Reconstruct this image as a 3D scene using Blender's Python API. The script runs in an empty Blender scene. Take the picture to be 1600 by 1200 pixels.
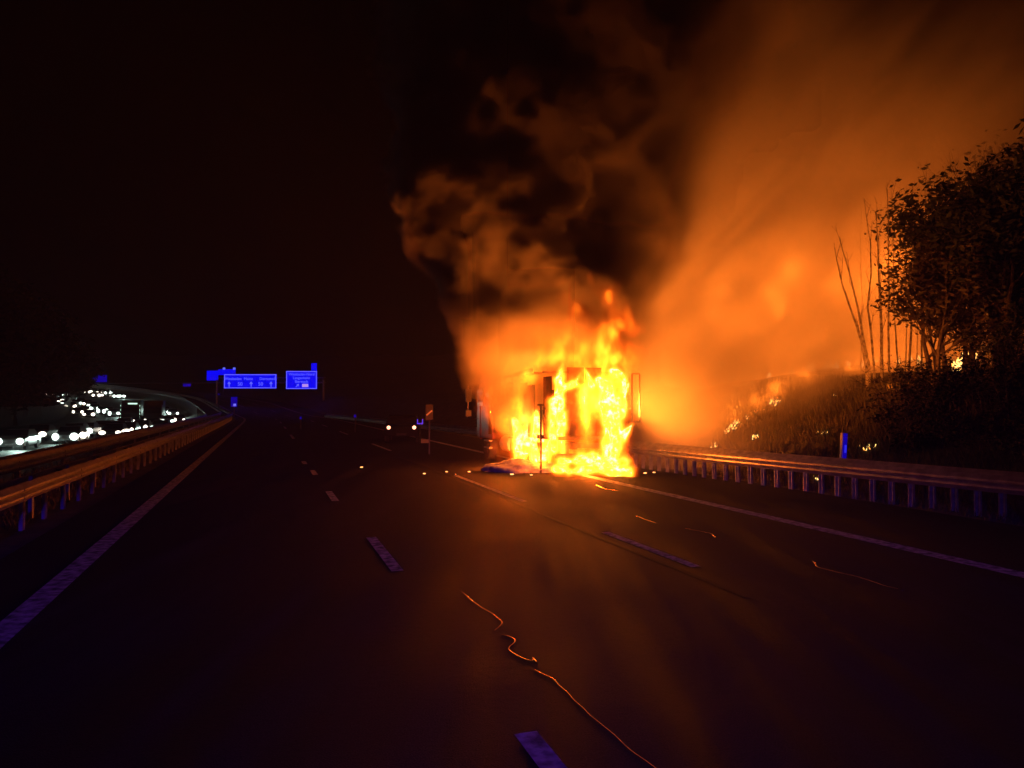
import bpy, bmesh, math, random
import numpy as np
from mathutils import Vector, Matrix, Euler
R = math.radians
S = bpy.context.scene
C = S.collection
rnd = random.Random(7)

# ------------------------------------------------------------------ camera, sky, exposure
CAM_H = 2.05
PITCH = math.atan(30 / 1200)
cd = bpy.data.cameras.new('camera'); cam = bpy.data.objects.new('camera', cd); C.objects.link(cam)
cam.location = (0, 0, CAM_H); cam.rotation_euler = (R(90) + PITCH, 0, 0)
cd.sensor_width = 36; cd.lens = 27.0; cd.clip_start = .05; cd.clip_end = 3000
S.camera = cam
W = bpy.data.worlds.new('World'); S.world = W; W.use_nodes = True
wn = W.node_tree.nodes; wl = W.node_tree.links
sky = wn.new('ShaderNodeTexSky'); sky.sky_type = 'NISHITA'; sky.sun_disc = False
sky.sun_elevation = R(-9); sky.sun_rotation = R(150)
wl.new(sky.outputs[0], wn['Background'].inputs[0]); wn['Background'].inputs[1].default_value = 0.003
S.view_settings.view_transform = 'Standard'; S.view_settings.look = 'None'
S.view_settings.exposure = 0; S.view_settings.gamma = 1; S.view_settings.use_curve_mapping = False
cy = S.cycles
S.render.engine = 'CYCLES'
cy.use_denoising = True; cy.volume_bounces = 2; cy.max_bounces = 5; cy.diffuse_bounces = 2; cy.glossy_bounces = 2
cy.transparent_max_bounces = 12; cy.volume_step_rate = 1.0; cy.volume_max_steps = 512
cy.sample_clamp_indirect = 4; cy.use_adaptive_sampling = False
FIRE = (1.0, .185, .014)

def lamp(name, loc, power, col, radius=.2, parent=None):
    l = bpy.data.lights.new(name, 'POINT'); l.energy = power; l.color = col; l.shadow_soft_size = radius
    o = bpy.data.objects.new(name, l); o.location = loc; C.objects.link(o)
    if parent: o.parent = parent
    return o

# ------------------------------------------------------------------ where things are
cp, sp = math.cos(PITCH), math.sin(PITCH)
def ray(px, py):                       # direction with unit depth along +Y
    u, v = (px - 800) / 1200, (600 - py) / 1200
    d = Vector((u, cp - v * sp, sp + v * cp))
    return d / d.y
def P(px, py, depth):
    return Vector((0, 0, CAM_H)) + ray(px, py) * depth
def G(px, py, z=0.0):
    r = ray(px, py); return Vector((0, 0, CAM_H)) + r * ((z - CAM_H) / r.z)

TH = math.atan2(385, 1200)
D0 = Vector((-math.sin(TH), math.cos(TH), 0)); N0 = Vector((math.cos(TH), math.sin(TH), 0))
def ST(s, t, z=0): return D0 * s + N0 * t + Vector((0, 0, z))
def to_st(p): return p.dot(D0), p.dot(N0)
def sm(a, b, x):
    x = min(1, max(0, (x - a) / (b - a))); return x * x * (3 - 2 * x)
# centre path: straight for 75 m, then bending left and climbing
PATH = []
px_, py_, th = (D0 * -40).x, (D0 * -40).y, TH
s_ = -40.0
while s_ < 760:
    PATH.append((s_, px_, py_, th))
    th += (1 / 330) * sm(70, 120, s_) * 1.0
    px_ += -math.sin(th); py_ += math.cos(th); s_ += 1
def rise(s): return 0.046 * max(0, s - 120) * sm(110, 170, s) if s < 420 else 0.046 * 300
def Q(s, t, z=0):
    i = min(len(PATH) - 2, max(0, int(s + 40))); f = s + 40 - i
    a, b = PATH[i], PATH[i + 1]
    x = a[1] + (b[1] - a[1]) * f; y = a[2] + (b[2] - a[2]) * f; h = a[3] + (b[3] - a[3]) * f
    return Vector((x + math.cos(h) * t, y + math.sin(h) * t, z + rise(s)))
def heading(s): return PATH[min(len(PATH) - 1, max(0, int(s + 40)))][3]
OPP = -1.25
PA = np.array([(a, b, c) for a, b, c, d in PATH])
def inv(p):
    i = int(np.argmin((PA[:, 1] - p.x) ** 2 + (PA[:, 2] - p.y) ** 2)); h = PATH[i][3]
    d = Vector((p.x - PATH[i][1], p.y - PATH[i][2]))
    return PATH[i][0] + d.dot(Vector((-math.sin(h), math.cos(h)))), d.dot(Vector((math.cos(h), math.sin(h))))
def locate(px, py, h):
    "point on the other carriageway's level (raised by h) that shows at px, py"
    prev = None
    for k in range(800):
        dpt = 20 + k * .5
        p = P(px, py, dpt); s, t = inv(p)
        if p.z <= OPP + rise(s) + h: return s, t
    return s, t

# ------------------------------------------------------------------ materials
def mat(name, col=(.5, .5, .5), rough=.6, metal=0, spec=.5, noise=None, bump=0, bscale=20, emit=None, estr=0, scale=8):
    m = bpy.data.materials.new(name); m.use_nodes = True; nt = m.node_tree; b = nt.nodes['Principled BSDF']
    b.inputs['Base Color'].default_value = (*col, 1); b.inputs['Roughness'].default_value = rough
    b.inputs['Metallic'].default_value = metal; b.inputs['Specular IOR Level'].default_value = spec
    tc = nt.nodes.new('ShaderNodeTexCoord')
    if noise:
        n = nt.nodes.new('ShaderNodeTexNoise'); n.inputs['Scale'].default_value = scale; n.inputs['Detail'].default_value = 6
        nt.links.new(tc.outputs['Object'], n.inputs['Vector'])
        r = nt.nodes.new('ShaderNodeValToRGB'); r.color_ramp.elements[0].color = (*noise, 1); r.color_ramp.elements[1].color = (*col, 1)
        r.color_ramp.elements[0].position = .35; r.color_ramp.elements[1].position = .65
        nt.links.new(n.outputs['Fac'], r.inputs[0]); nt.links.new(r.outputs[0], b.inputs['Base Color'])
    if bump:
        n2 = nt.nodes.new('ShaderNodeTexNoise'); n2.inputs['Scale'].default_value = bscale; n2.inputs['Detail'].default_value = 5
        nt.links.new(tc.outputs['Object'], n2.inputs['Vector'])
        bp = nt.nodes.new('ShaderNodeBump'); bp.inputs['Strength'].default_value = bump; bp.inputs['Distance'].default_value = .02
        nt.links.new(n2.outputs['Fac'], bp.inputs['Height']); nt.links.new(bp.outputs[0], b.inputs['Normal'])
    if emit:
        b.inputs['Emission Color'].default_value = (*emit, 1); b.inputs['Emission Strength'].default_value = estr
    return m

def asphalt():
    m = mat('asphalt', (.05, .05, .052), .5, bump=0, spec=.035); nt = m.node_tree; b = nt.nodes['Principled BSDF']
    tc = nt.nodes['Texture Coordinate']
    def nz(scale, det, vec=None, dist=0):
        n = nt.nodes.new('ShaderNodeTexNoise'); n.inputs['Scale'].default_value = scale; n.inputs['Detail'].default_value = det
        n.inputs['Distortion'].default_value = dist
        nt.links.new(vec or tc.outputs['Object'], n.inputs['Vector']); return n.outputs['Fac']
    mp = nt.nodes.new('ShaderNodeMapping'); mp.inputs['Rotation'].default_value = (0, 0, -TH); mp.inputs['Scale'].default_value = (1.3, .07, 1)
    nt.links.new(tc.outputs['Object'], mp.inputs['Vector'])
    streak = nz(1.6, 3, mp.outputs[0]); patch = nz(.35, 4); fine = nz(90, 3); mid = nz(14, 4)
    def ramp(f, a, b_, p0=.35, p1=.65):
        r = nt.nodes.new('ShaderNodeMapRange'); r.inputs[1].default_value = p0; r.inputs[2].default_value = p1
        r.inputs[3].default_value = a; r.inputs[4].default_value = b_; nt.links.new(f, r.inputs[0]); return r.outputs[0]
    def mth(op, a, b_):
        n = nt.nodes.new('ShaderNodeMath'); n.operation = op
        for i, x in enumerate((a, b_)):
            if isinstance(x, (int, float)): n.inputs[i].default_value = x
            else: nt.links.new(x, n.inputs[i])
        return n.outputs[0]
    v = mth('MULTIPLY', mth('MULTIPLY', ramp(streak, .5, 1.5), ramp(patch, .7, 1.3)), ramp(fine, .55, 1.5, .3, .7))
    cm = nt.nodes.new('ShaderNodeCombineColor')
    for i, k in enumerate((.0185, .018, .018)): nt.links.new(mth('MULTIPLY', v, k), cm.inputs[i])
    nt.links.new(cm.outputs[0], b.inputs['Base Color'])
    nt.links.new(mth('MULTIPLY', ramp(streak, .62, .78), ramp(patch, .92, 1.1)), b.inputs['Roughness'])
    bp = nt.nodes.new('ShaderNodeBump'); bp.inputs['Strength'].default_value = .8; bp.inputs['Distance'].default_value = .07
    nt.links.new(mth('ADD', fine, mth('MULTIPLY', mid, .6)), bp.inputs['Height']); nt.links.new(bp.outputs[0], b.inputs['Normal'])
    return m
M = dict(
    asphalt=asphalt(),
    paint=mat('road_paint', (.5, .51, .55), .8, spec=.05, noise=(.10, .10, .11), scale=9, bump=.4, bscale=60),
    soil=mat('soil', (.07, .06, .035), .9, noise=(.03, .03, .015), scale=1.2, bump=1, bscale=6),
    grass=mat('grass_blade', (.085, .085, .035), .7, noise=(.12, .10, .05), scale=1.5),
    steel=mat('galvanised_steel', (.42, .42, .43), .42, .65, noise=(.25, .25, .26), scale=5, bump=.15, bscale=9),
    bolt=mat('dark_bolt', (.08, .08, .08), .5, .5),
    bark=mat('bark', (.085, .065, .05), .85, noise=(.04, .03, .025), scale=9, bump=.6, bscale=25),
    birch=mat('birch_bark', (.78, .75, .68), .7, noise=(.2, .18, .15), scale=7),
    leaf=mat('leaf', (.045, .05, .02), .6, spec=.2, noise=(.07, .045, .02), scale=3),
    leafd=mat('leaf_dark', (.022, .03, .014), .7, spec=.15),
    char=mat('charred_metal', (.035, .03, .028), .75, .3, noise=(.10, .06, .04), scale=4, bump=.5, bscale=8),
    rust=mat('scorched_panel', (.16, .07, .035), .8, .2, noise=(.04, .03, .025), scale=3, bump=.5, bscale=6),
    cabpaint=mat('dark_red_paint', (.12, .02, .018), .3, 0, bump=.03),
    black=mat('black_plastic', (.02, .02, .022), .45),
    rubber=mat('rubber', (.02, .02, .02), .8, bump=.3, bscale=30),
    chrome=mat('chrome', (.75, .75, .78), .12, 1),
    glass=mat('dark_glass', (.015, .015, .018), .06, 0, .8),
    white=mat('white_plastic', (.8, .8, .8), .5),
    silver=mat('silver_paint', (.45, .46, .48), .3, .6),
    concrete=mat('concrete', (.32, .31, .29), .85, noise=(.2, .19, .18), scale=2, bump=.3),
    signblue=mat('blue_sign_painted_glow', (.0, .02, .5), .5, emit=(.0, .002, 1.0), estr=.95),  # painted glow: emission stands in for beacon light the sheeting throws back
    signdim=mat('dim_blue_sign_painted_glow', (.0, .02, .5), .5, emit=(.015, .0, .8), estr=.32),  # weaker painted glow for dim panels and reflective faces
    signtext=mat('sign_lettering_painted_glow', (.5, .5, .7), .5, emit=(.12, .15, 1.0), estr=1.0),  # reflected blue put into letters, borders and plate as emission
    signframe=mat('sign_border_painted_glow', (.5, .5, .7), .5, emit=(.17, .17, 1.0), estr=1.0),
    signpink=mat('sign_plate_painted_glow', (.7, .6, .7), .5, emit=(.5, .3, .9), estr=1.0),
    reflector=mat('blue_reflector_painted_glow', (.3, .3, .9), .3, emit=(.03, .03, .9), estr=.8),  # thrown-back beacon light painted on as emission
    ember=mat('ember', (.2, .05, .01), .8, emit=(1, .42, .12), estr=3),
)
def lampmat(name, col, st):
    m = mat(name, (.9, .9, .9), .3, emit=col, estr=st); return m
M['head_cool'] = lampmat('headlamp_cool', (.80, 1, .86), 4)
M['head_warm'] = lampmat('headlamp_warm', (1, .9, .72), 4)
M['tail'] = lampmat('tail_lamp', (1, .42, .25), 3)
M['small_light'] = lampmat('small_lamp', (.6, 1, .75), 1.6)

# ------------------------------------------------------------------ mesh helpers
class MB:
    def __init__(s): s.v = []; s.f = []
    def add(s, v, f):
        n = len(s.v); s.v += [tuple(x) for x in v]; s.f += [tuple(i + n for i in q) for q in f]; return s
    def box(s, c, d, rot=None):
        x, y, z = d[0] / 2, d[1] / 2, d[2] / 2; c = Vector(c)
        vs = [Vector((a, b, e)) for a in (-x, x) for b in (-y, y) for e in (-z, z)]
        if rot: vs = [rot @ v for v in vs]
        return s.add([v + c for v in vs], [(0, 1, 3, 2), (4, 6, 7, 5), (0, 4, 5, 1), (2, 3, 7, 6), (0, 2, 6, 4), (1, 5, 7, 3)])
    def tube(s, pts, rad, n=6, cap=True):
        pts = [Vector(p) for p in pts]; k = len(pts)
        if not hasattr(rad, '__len__'): rad = [rad] * k
        vs = []; prev = None
        for i, p in enumerate(pts):
            t = (pts[min(i + 1, k - 1)] - pts[max(i - 1, 0)]).normalized()
            a = (prev - t * prev.dot(t)) if prev else t.orthogonal()
            a = a.normalized() if a.length > 1e-6 else t.orthogonal().normalized()
            prev = a; b = t.cross(a)
            for j in range(n):
                q = 2 * math.pi * j / n; vs.append(p + (a * math.cos(q) + b * math.sin(q)) * rad[i])
        fs = [(i * n + j, i * n + (j + 1) % n, (i + 1) * n + (j + 1) % n, (i + 1) * n + j) for i in range(k - 1) for j in range(n)]
        if cap: fs += [tuple(range(n))[::-1], tuple((k - 1) * n + j for j in range(n))]
        return s.add(vs, fs)
    def cyl(s, c, ax, r, h, n=16):
        c = Vector(c); ax = Vector(ax).normalized(); return s.tube([c - ax * h / 2, c + ax * h / 2], r, n)
    def build(s, name, m, parent=None, loc=None, smooth=False, bevel=0):
        me = bpy.data.meshes.new(name); me.from_pydata(s.v, [], s.f); me.materials.append(m)
        if smooth: me.shade_smooth()
        o = bpy.data.objects.new(name, me); C.objects.link(o)
        if parent: o.parent = parent
        if loc: o.location = loc
        if bevel:
            b = o.modifiers.new('bevel', 'BEVEL'); b.width = bevel; b.segments = 2; b.limit_method = 'ANGLE'
        return o
def tag(o, label=None, cat=None, group=None, kind=None):
    for k, v in (('label', label), ('category', cat), ('group', group), ('kind', kind)):
        if v: o[k] = v
    return o
def empty(name, loc=(0, 0, 0), rz=0):
    o = bpy.data.objects.new(name, None); o.location = loc; o.rotation_euler.z = rz; o.empty_display_size = .3; C.objects.link(o); return o
def copy_tree(o, parent=None):
    c = o.copy(); C.objects.link(c); c.parent = parent
    for ch in list(o.children): copy_tree(ch, c)
    return c
def share(o, name=None):
    c = o.copy(); C.objects.link(c); return c

# ------------------------------------------------------------------ ground, roads
def bank_h(t, s):
    a = 13.1
    if t < a: return 0
    x = t - a
    h = .52 * x if x < 4.6 else 2.39 + .12 * (x - 4.6)
    return h * (1 + .06 * math.sin(s * .31 + t) + .04 * math.sin(s * .83)) + .05 * math.sin(s * 2.1 + t * 3)
def gh(s, t):
    if t > 0: return bank_h(t, s) - .03
    if t > -7.3: return -.03
    if t > -9: return -.03 + (OPP) * sm(-7.3, -9, t) if False else -.03 + OPP * ((-7.3 - t) / 1.7)
    if t > -23: return OPP - .03
    x = -23 - t
    return OPP - .03 + min(1.2, x * .15) + (6 * sm(30, 110, x))
ts = [-330, -250, -190, -150, -120, -100, -85, -70, -60, -50, -42, -36, -31, -27, -23, -16, -9, -8.2, -7.3, -5.5, -3.5, 0, 6, 12, 13.1, 13.6, 14.2, 15, 16, 17, 18, 19, 20.1, 21.5, 24, 28, 35, 50, 80, 130]
ss = list(range(-38, 60, 1)) + list(range(60, 150, 3)) + list(range(150, 700, 10))
b = MB(); nv = []
for s in ss:
    for t in ts: nv.append(Q(s, max(t, -280) if s > 100 else t, gh(s, t)))
nt_ = len(ts)
b.add(nv, [(i * nt_ + j, i * nt_ + j + 1, (i + 1) * nt_ + j + 1, (i + 1) * nt_ + j) for i in range(len(ss) - 1) for j in range(nt_ - 1)])
tag(b.build('ground', M['soil'], smooth=True), kind='structure')
def ribbon(name, m, t0, t1, s0, s1, z, step=2, base=0):
    b = MB(); k = max(2, int((s1 - s0) / step) + 1); vs = []
    for i in range(k):
        s = s0 + (s1 - s0) * i / (k - 1); vs += [Q(s, t0, z + base), Q(s, t1, z + base)]
    b.add(vs, [(2 * i, 2 * i + 1, 2 * i + 3, 2 * i + 2) for i in range(k - 1)])
    return b.build(name, m)
tag(ribbon('road', M['asphalt'], -3.3, 12.0, -30, 600, 0, 3), kind='structure')
tag(ribbon('opposite_road', M['asphalt'], -21.8, -9.2, -30, 600, 0, 3, OPP), kind='structure')
TL, TR = -2.22, 8.62
marks = [(TL - .13, TL + .13, -30, 400), (TR - .14, TR + .14, -30, 400)]
for i, (a, c, d, e) in enumerate(marks):
    tag(ribbon('edge_marking', M['paint'], a, c, d, e, .004, 3), kind='structure')
for a, c in ((-9.75, -9.5), (-21.4, -21.15)):
    tag(ribbon('edge_marking', M['paint'], a, c, -20, 500, .004, 3, OPP), kind='structure')
def dash(t, s0, ln=5.0, w=.13, base=0):
    tag(ribbon('lane_dash', M['paint'], t - w, t + w, s0, s0 + ln, .004, 2.5, base), kind='structure')
# dashes of the photograph: lane A and lane B measured from their pixels
def st_px(px, py): return to_st(G(px, py))
sA, tA = st_px(602, 866); sB, tB = st_px(1085, 885)
for px0, py0, px1, py1 in ((575, 840, 627, 892), (816, 1146, 902, 1240), (512, 768, 526, 783), (487, 735, 494, 742), (472, 721, 479, 725)):
    a, ta = st_px(px0, py0); c, tc_ = st_px(px1, py1)
    dash((ta + tc_) / 2, c, a - c, .075)
a, ta = st_px(940, 832); c, tc_ = st_px(1088, 886)
dash(tc_, c, a - c, .07)
for k in range(10): dash(tc_, a + 4 + 18 * k, 6, .07)
for k in range(8): dash(tA, 46 + 18 * k, 6, .08)
for k in range(14):
    for t in (-13.6, -17.4): dash(t, 20 + 18 * k, 6, .08, OPP)
print('lines t', tA, tB, st_px(180, 835), st_px(1400, 842))

# tar joint along the lane, darker strip
tj = mat('tar', (.008, .008, .008), .7, spec=.1)
tag(ribbon('tar_joint', tj, tB - .32, tB - .24, 7, 30, .003, 2), kind='structure')

# wires lying on the road
wire = mat('copper_wire', (1, .8, .6), .17, 1)
def ground_wire(pix, label, r=.006, jit=.012):
    pts = [G(x, y, .001) for x, y in pix]
    out = []
    for a, c in zip(pts, pts[1:]):
        n = max(2, int((c - a).length / .06))
        for k in range(n):
            p = a.lerp(c, k / n) + Vector((rnd.gauss(0, jit), rnd.gauss(0, jit), abs(rnd.gauss(0, .001)))); out.append(p)
    out.append(pts[-1])
    for _ in range(2):
        out = [out[0]] + [(out[i - 1] + out[i] * 2 + out[i + 1]) / 4 for i in range(1, len(out) - 1)] + [out[-1]]
    wb = MB().tube(out, r * .9, 8); wb.v = [(x, y, .0015 + z * .3) for x, y, z in wb.v]      # flattened to mirror the glow and cast no shadow
    o = wb.build('wire', wire, smooth=True); return tag(o, label, 'wire', 'burst wires lying on the road')
ground_wire([(722, 925), (745, 945), (772, 960), (787, 974), (776, 981), (770, 987)], 'short bent wire end farthest from the camera in the long wiggly line', .004)
ground_wire([(788, 990), (803, 996), (805, 1004), (796, 1010), (798, 1018), (815, 1029), (838, 1035), (832, 1024), (840, 1038)], 'looped copper wire with a hooked end in the middle lane', .005)
ground_wire([(835, 1047), (850, 1055), (866, 1060), (872, 1071), (885, 1079), (898, 1096), (925, 1118), (950, 1145), (985, 1170), (1022, 1200), (1060, 1232)], 'long thin shiny wire running out of the bottom of the frame', .0045)
ground_wire([(932, 758), (945, 764), (968, 767)], 'short shiny wire on the road just in front of the fire', .008)
ground_wire([(996, 806), (1005, 811), (1028, 818)], 'short wire on the inner lane right of the dark seam', .007)
ground_wire([(1070, 826), (1090, 829), (1112, 834), (1118, 841)], 'faint wire piece between the seam and the edge line', .005)
ground_wire([(1270, 876), (1276, 886), (1310, 895), (1340, 901), (1385, 916), (1412, 922)], 'long bent wire beside the right edge line', .005)

# ------------------------------------------------------------------ guard rails
PROF = [(-.0, .155), (.035, .12), (.08, .075), (.08, .04), (.02, .0), (.08, -.04), (.08, -.075), (.035, -.12), (0, -.155)]
def guardrail(tf, s0, s1, side, label, post=2.0, beams=((0, .60),), bolts=True, near=45, second=None, posts_at=None, base=0):
    """W-beam rail; tf(s) gives its offset, side = -1/+1 the way the wave faces, one part per post and per beam length"""
    root = empty('guard_rail', Q((s0 + s1) / 2, tf((s0 + s1) / 2), base)); tag(root, label, 'guard rail', 'guard rails')
    inv_ = root.location.copy()
    for off, h in beams:
        s = s0
        while s < s1:
            e = min(s + (4.0 if s < near + 20 else 12.0), s1); k = max(2, int((e - s) / 2) + 1); vs = []
            for i in range(k):
                x = s + (e + .25 - s) * i / (k - 1) if e < s1 else s + (e - s) * i / (k - 1)
                lift = .006 if (i == k - 1) else 0
                for d, z in PROF: vs.append(Q(x, tf(x) + off + side * (d + lift), base + h + z) - inv_)
            n = len(PROF)
            bb = MB().add(vs, [(i * n + j, i * n + j + 1, (i + 1) * n + j + 1, (i + 1) * n + j) for i in range(k - 1) for j in range(n - 1)])
            o = bb.build('beam', M['steel'], root)
            md = o.modifiers.new('thick', 'SOLIDIFY'); md.thickness = .005
            if bolts and s < near:
                p = Q(s + .12, tf(s) + off + side * .03, base + h) - inv_
                for dz in (-.06, .06): MB().cyl(p + Vector((0, 0, dz)), N0, .02, .13, 8).build('bolt', M['bolt'], o)
            s = e
    pm = None
    plist = posts_at or [s0 + .4 + post * k for k in range(int((min(s1, near + 60) - s0) / post))]
    pb = MB()   # sigma-shaped post
    for x, y, w, d in ((0, 0, .008, .11), (.03, .055, .06, .008), (.03, -.055, .06, .008)): pb.box((x, y, .30), (w, d, .86))
    for s in plist:
        for off in ([0] if not second else [0]):
            p = Q(s, tf(s) + off - side * .06, base) - inv_
            if pm is None:
                pm = pb.build('post', M['steel'], root); o = pm
            else:
                o = pm.copy(); C.objects.link(o)
            o.location = p; o.rotation_euler.z = heading(s) + (math.pi if side < 0 else 0)
    return root
# right rail follows its photographed line
pA = st_px(1562, 808); pB = st_px(1110, 748); pC = st_px(1040, 741)
def t_right(s):
    return pA[1] + (pB[1] - pA[1]) * (s - pA[0]) / (pB[0] - pA[0]) if s < pB[0] else pB[1] + (s - pB[0]) * (pB[1] - pA[1]) / (pB[0] - pA[0]) * .5
def s_on_right(px):     # the rail's s seen at column px
    best = min((abs((lambda q: 800 + 1200 * q.x / q.y)(Q(s, t_right(s))) - px), s) for s in np.arange(2, 60, .05)); return best[1]
posts = [s_on_right(x) for x in (1562, 1520, 1480, 1443, 1409, 1378, 1347, 1318, 1293, 1270, 1246, 1224, 1203, 1183, 1164, 1146, 1130, 1113)]
step = (posts[-1] - posts[0]) / (len(posts) - 1)
print('right posts step', step, posts[0])
plist = [posts[0] + step * k for k in range(-6, 40)]
guardrail(t_right, posts[0] - 7, 90, -1, 'long steel guard rail at the foot of the bank on the right', beams=((0, .59), (.22, .66)), posts_at=plist, near=45)
guardrail(lambda s: -3.75, 2, 330, 1, 'near steel guard rail of the median beside the left edge line', post=1.34, beams=((0, .60),), near=60)
guardrail(lambda s: -4.05, 2, 330, -1, 'second steel guard rail back to back with the near median rail', post=2.7, beams=((0, .60),), near=30)
guardrail(lambda s: -5.15, 3, 330, 1, 'middle steel guard rail of the median with bolted joints', post=4, beams=((0, .72),), near=60)
guardrail(lambda s: -7.1, 6, 330, 1, 'farthest median guard rail before the jammed traffic', post=2, beams=((0, .60),), near=60, base=-.22)

# ------------------------------------------------------------------ burning truck
T0, T1 = 7.75, 10.1
SR, SF = 20.4, 28.6      # rear and front
truck = empty('burning_truck', ST(SR, (T0 + T1) / 2, 0), TH)
tag(truck, 'burning box truck seen from behind on the hard shoulder, cab still dark', 'truck')
wid = T1 - T0; L = SF - SR
# local: x across, y forward
H0, H1 = 1.05, 2.95
BL = 5.9
fr = MB()
for x in (-.42, .42): fr.box((x, L / 2, .82), (.09, L - .2, .2))
for y in (.3, 1.5, 2.9, 4.2, 5.6, 7.2): fr.box((0, y, .82), (.75, .1, .14))
fr.build('chassis', M['char'], truck)
MB().box((0, BL / 2, H0), (wid, BL, .1)).build('load_floor', M['char'], truck)
for x in (-1, 1):
    for y in (.05, BL - .05):
        hp = (H1 - H0 - .06) * (1 if y > 1 else (.72 if x < 0 else .85))
        MB().box((x * (wid / 2 - .05), y, H0 + .06 + hp / 2), (.08, .08, hp), Matrix.Rotation(R(0 if y > 1 else 2.5 * x), 3, 'Y')).build('corner_post', M['char'], truck)
for z in (H1 + .02,):
    MB().box((0, BL - .05, z), (wid, .12, .12)).build('roof_bow', M['char'], truck)
    for k in range(7): MB().box((0, .8 + k * .75, z), (wid, .05, .06)).build('roof_bow', M['char'], truck)
for x in (-1, 1):
    MB().box((x * (wid / 2 - .04), BL / 2 + .9, H1 + .02), (.08, BL - 2.0, .1), Matrix.Rotation(R(3 * x), 3, 'X')).build('roof_rail', M['char'], truck)
    # scorched side panels, some burnt away
    for k in range(8):
        if x < 0 and k in (1, 4): continue
        if x > 0 and k == 5: continue
        hh = (H1 - H0 - .1) * rnd.uniform(.55, 1)
        MB().box((x * (wid / 2 - .01), .42 + k * .72, H0 + .06 + hh / 2), (.025, .66, hh)).build('side_panel', M['rust'], truck)
# rear wall: partly burnt doors and a ragged interior with load
for x, w_ in ((-.28, .52), (.28, .52)):
    MB().box((x, .45, 2.35), (w_, .05, 1.5)).build('rear_door', M['rust'], truck)
for z in (1.55, 2.05, 2.65): MB().box((0, .38, z), (1.3, .05, .06)).build('cross_bar', M['char'], truck)
# right door swung open
MB().box((wid / 2 + .12, -.05, 1.35 + .85), (.03, .03, 1.4)).box((wid / 2 + .36, -.07, 1.35 + .85), (.03, .03, 1.4)).box((wid / 2 + .24, -.06, 1.5), (.25, .03, .03)).box((wid / 2 + .24, -.06, 2.91), (.25, .03, .03)).build('door_frame', M['steel'], truck)
bp_ = MB().box((0, -.02, .55), (2.2, .1, .12)).box((-.7, .1, .7), (.08, .1, .4)).box((.7, .1, .7), (.08, .1, .4)); bp_.build('bumper', M['char'], truck)
for k in range(9):
    x, z = rnd.uniform(-.9, .9), H0 + .05; h = rnd.uniform(.3, .9)
    MB().box((x, rnd.uniform(.7, 4.5), z + h / 2), (rnd.uniform(.3, .6), rnd.uniform(.3, .6), h), Matrix.Rotation(rnd.uniform(-.4, .4), 3, 'Z')).build('load_box', M['char'], truck)
def wheel(x, y, r=.48, w_=.28):
    t = MB().cyl((x, y, r), (1, 0, 0), r, w_, 28).build('wheel', M['rubber'], truck)
    MB().cyl((x + (w_ / 2 + .005) * (1 if x > 0 else -1), y, r), (1, 0, 0), r * .55, .02, 20).build('rim', M['char'], t)
for x in (-1.02, 1.02): wheel(x, 1.6); wheel(x, BL + 1.0)
MB().box((-1.15, 3.3, .68), (.06, 1.7, .5)).build('side_guard', M['char'], truck)
MB().cyl((-1.0, 4.4, .68), (0, 1, 0), .28, .9, 20).build('fuel_tank', M['silver'], truck)
MB().box((-1.2, .9, 1.0), (.05, .05, 2.0)).box((-1.2, .9, 2.0), (.2, .05, .05)).build('side_bracket', M['char'], truck)
MB().tube([(-1.25, .35, 1.6), (-1.33, .3, 1.75), (-1.3, .3, 1.9), (-1.2, .35, 1.85), (-1.22, .35, 1.7)], .03, 6).build('hook', M['char'], truck)
# cab
cabw = 2.36
cab = MB()
y0, y1 = BL + .15, L
cv = [(-cabw / 2, y0, .75), (cabw / 2, y0, .75), (cabw / 2, y1, .75), (-cabw / 2, y1, .75),
      (-cabw / 2, y0, 1.75), (cabw / 2, y0, 1.75), (cabw / 2, y1, 1.7), (-cabw / 2, y1, 1.7),
      (-cabw / 2 + .05, y0, 3.1), (cabw / 2 - .05, y0, 3.1), (cabw / 2 - .05, y1 - .35, 3.1), (-cabw / 2 + .05, y1 - .35, 3.1)]
cab.add(cv, [(3, 2, 1, 0), (0, 1, 5, 4), (1, 2, 6, 5), (2, 3, 7, 6), (3, 0, 4, 7), (4, 5, 9, 8), (5, 6, 10, 9), (6, 7, 11, 10), (7, 4, 8, 11), (8, 9, 10, 11)])
cab.build('cab', M['cabpaint'], truck, bevel=.05)
# door swung open towards the lane
door = empty('cab_door'); door.parent = truck; door.location = (-cabw / 2 - .02, y1 - .55, 0); door.rotation_euler.z = R(62)
dm = MB().box((0, -.5, 1.25), (.07, 1.0, 1.1)).box((0, -.03, 2.2), (.06, .07, .8)).box((0, -.97, 2.2), (.06, .07, .8)).box((0, -.5, 2.62), (.06, 1.0, .07))
dm.build('door_skin', M['cabpaint'], door, bevel=.015)
MB().box((0, -.5, 2.2), (.012, .86, .76)).build('door_window', M['glass'], door)
MB().box((-.06, -.82, 1.55), (.03, .16, .04)).build('door_handle', M['chrome'], door)
MB().tube([(-.05, -.9, 1.0), (-.1, -.9, 1.05), (-.1, -.9, 1.45), (-.05, -.9, 1.5)], .016, 6).build('grab_handle', M['chrome'], door)
for nm, z0, z1 in (('mirror', 2.1, 2.6), ('mirror', 1.55, 1.8)):
    f = MB().box((-cabw / 2 - .42, y1 - .35, (z0 + z1) / 2), (.24, .1, z1 - z0)).build(nm, M['black'], truck, bevel=.02)
    MB().box((-cabw / 2 - .42, y1 - .405, (z0 + z1) / 2), (.2, .008, z1 - z0 - .05)).build('mirror_glass', mat('mirror_silver', (.10, .10, .12), .3, .5), f)
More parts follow.
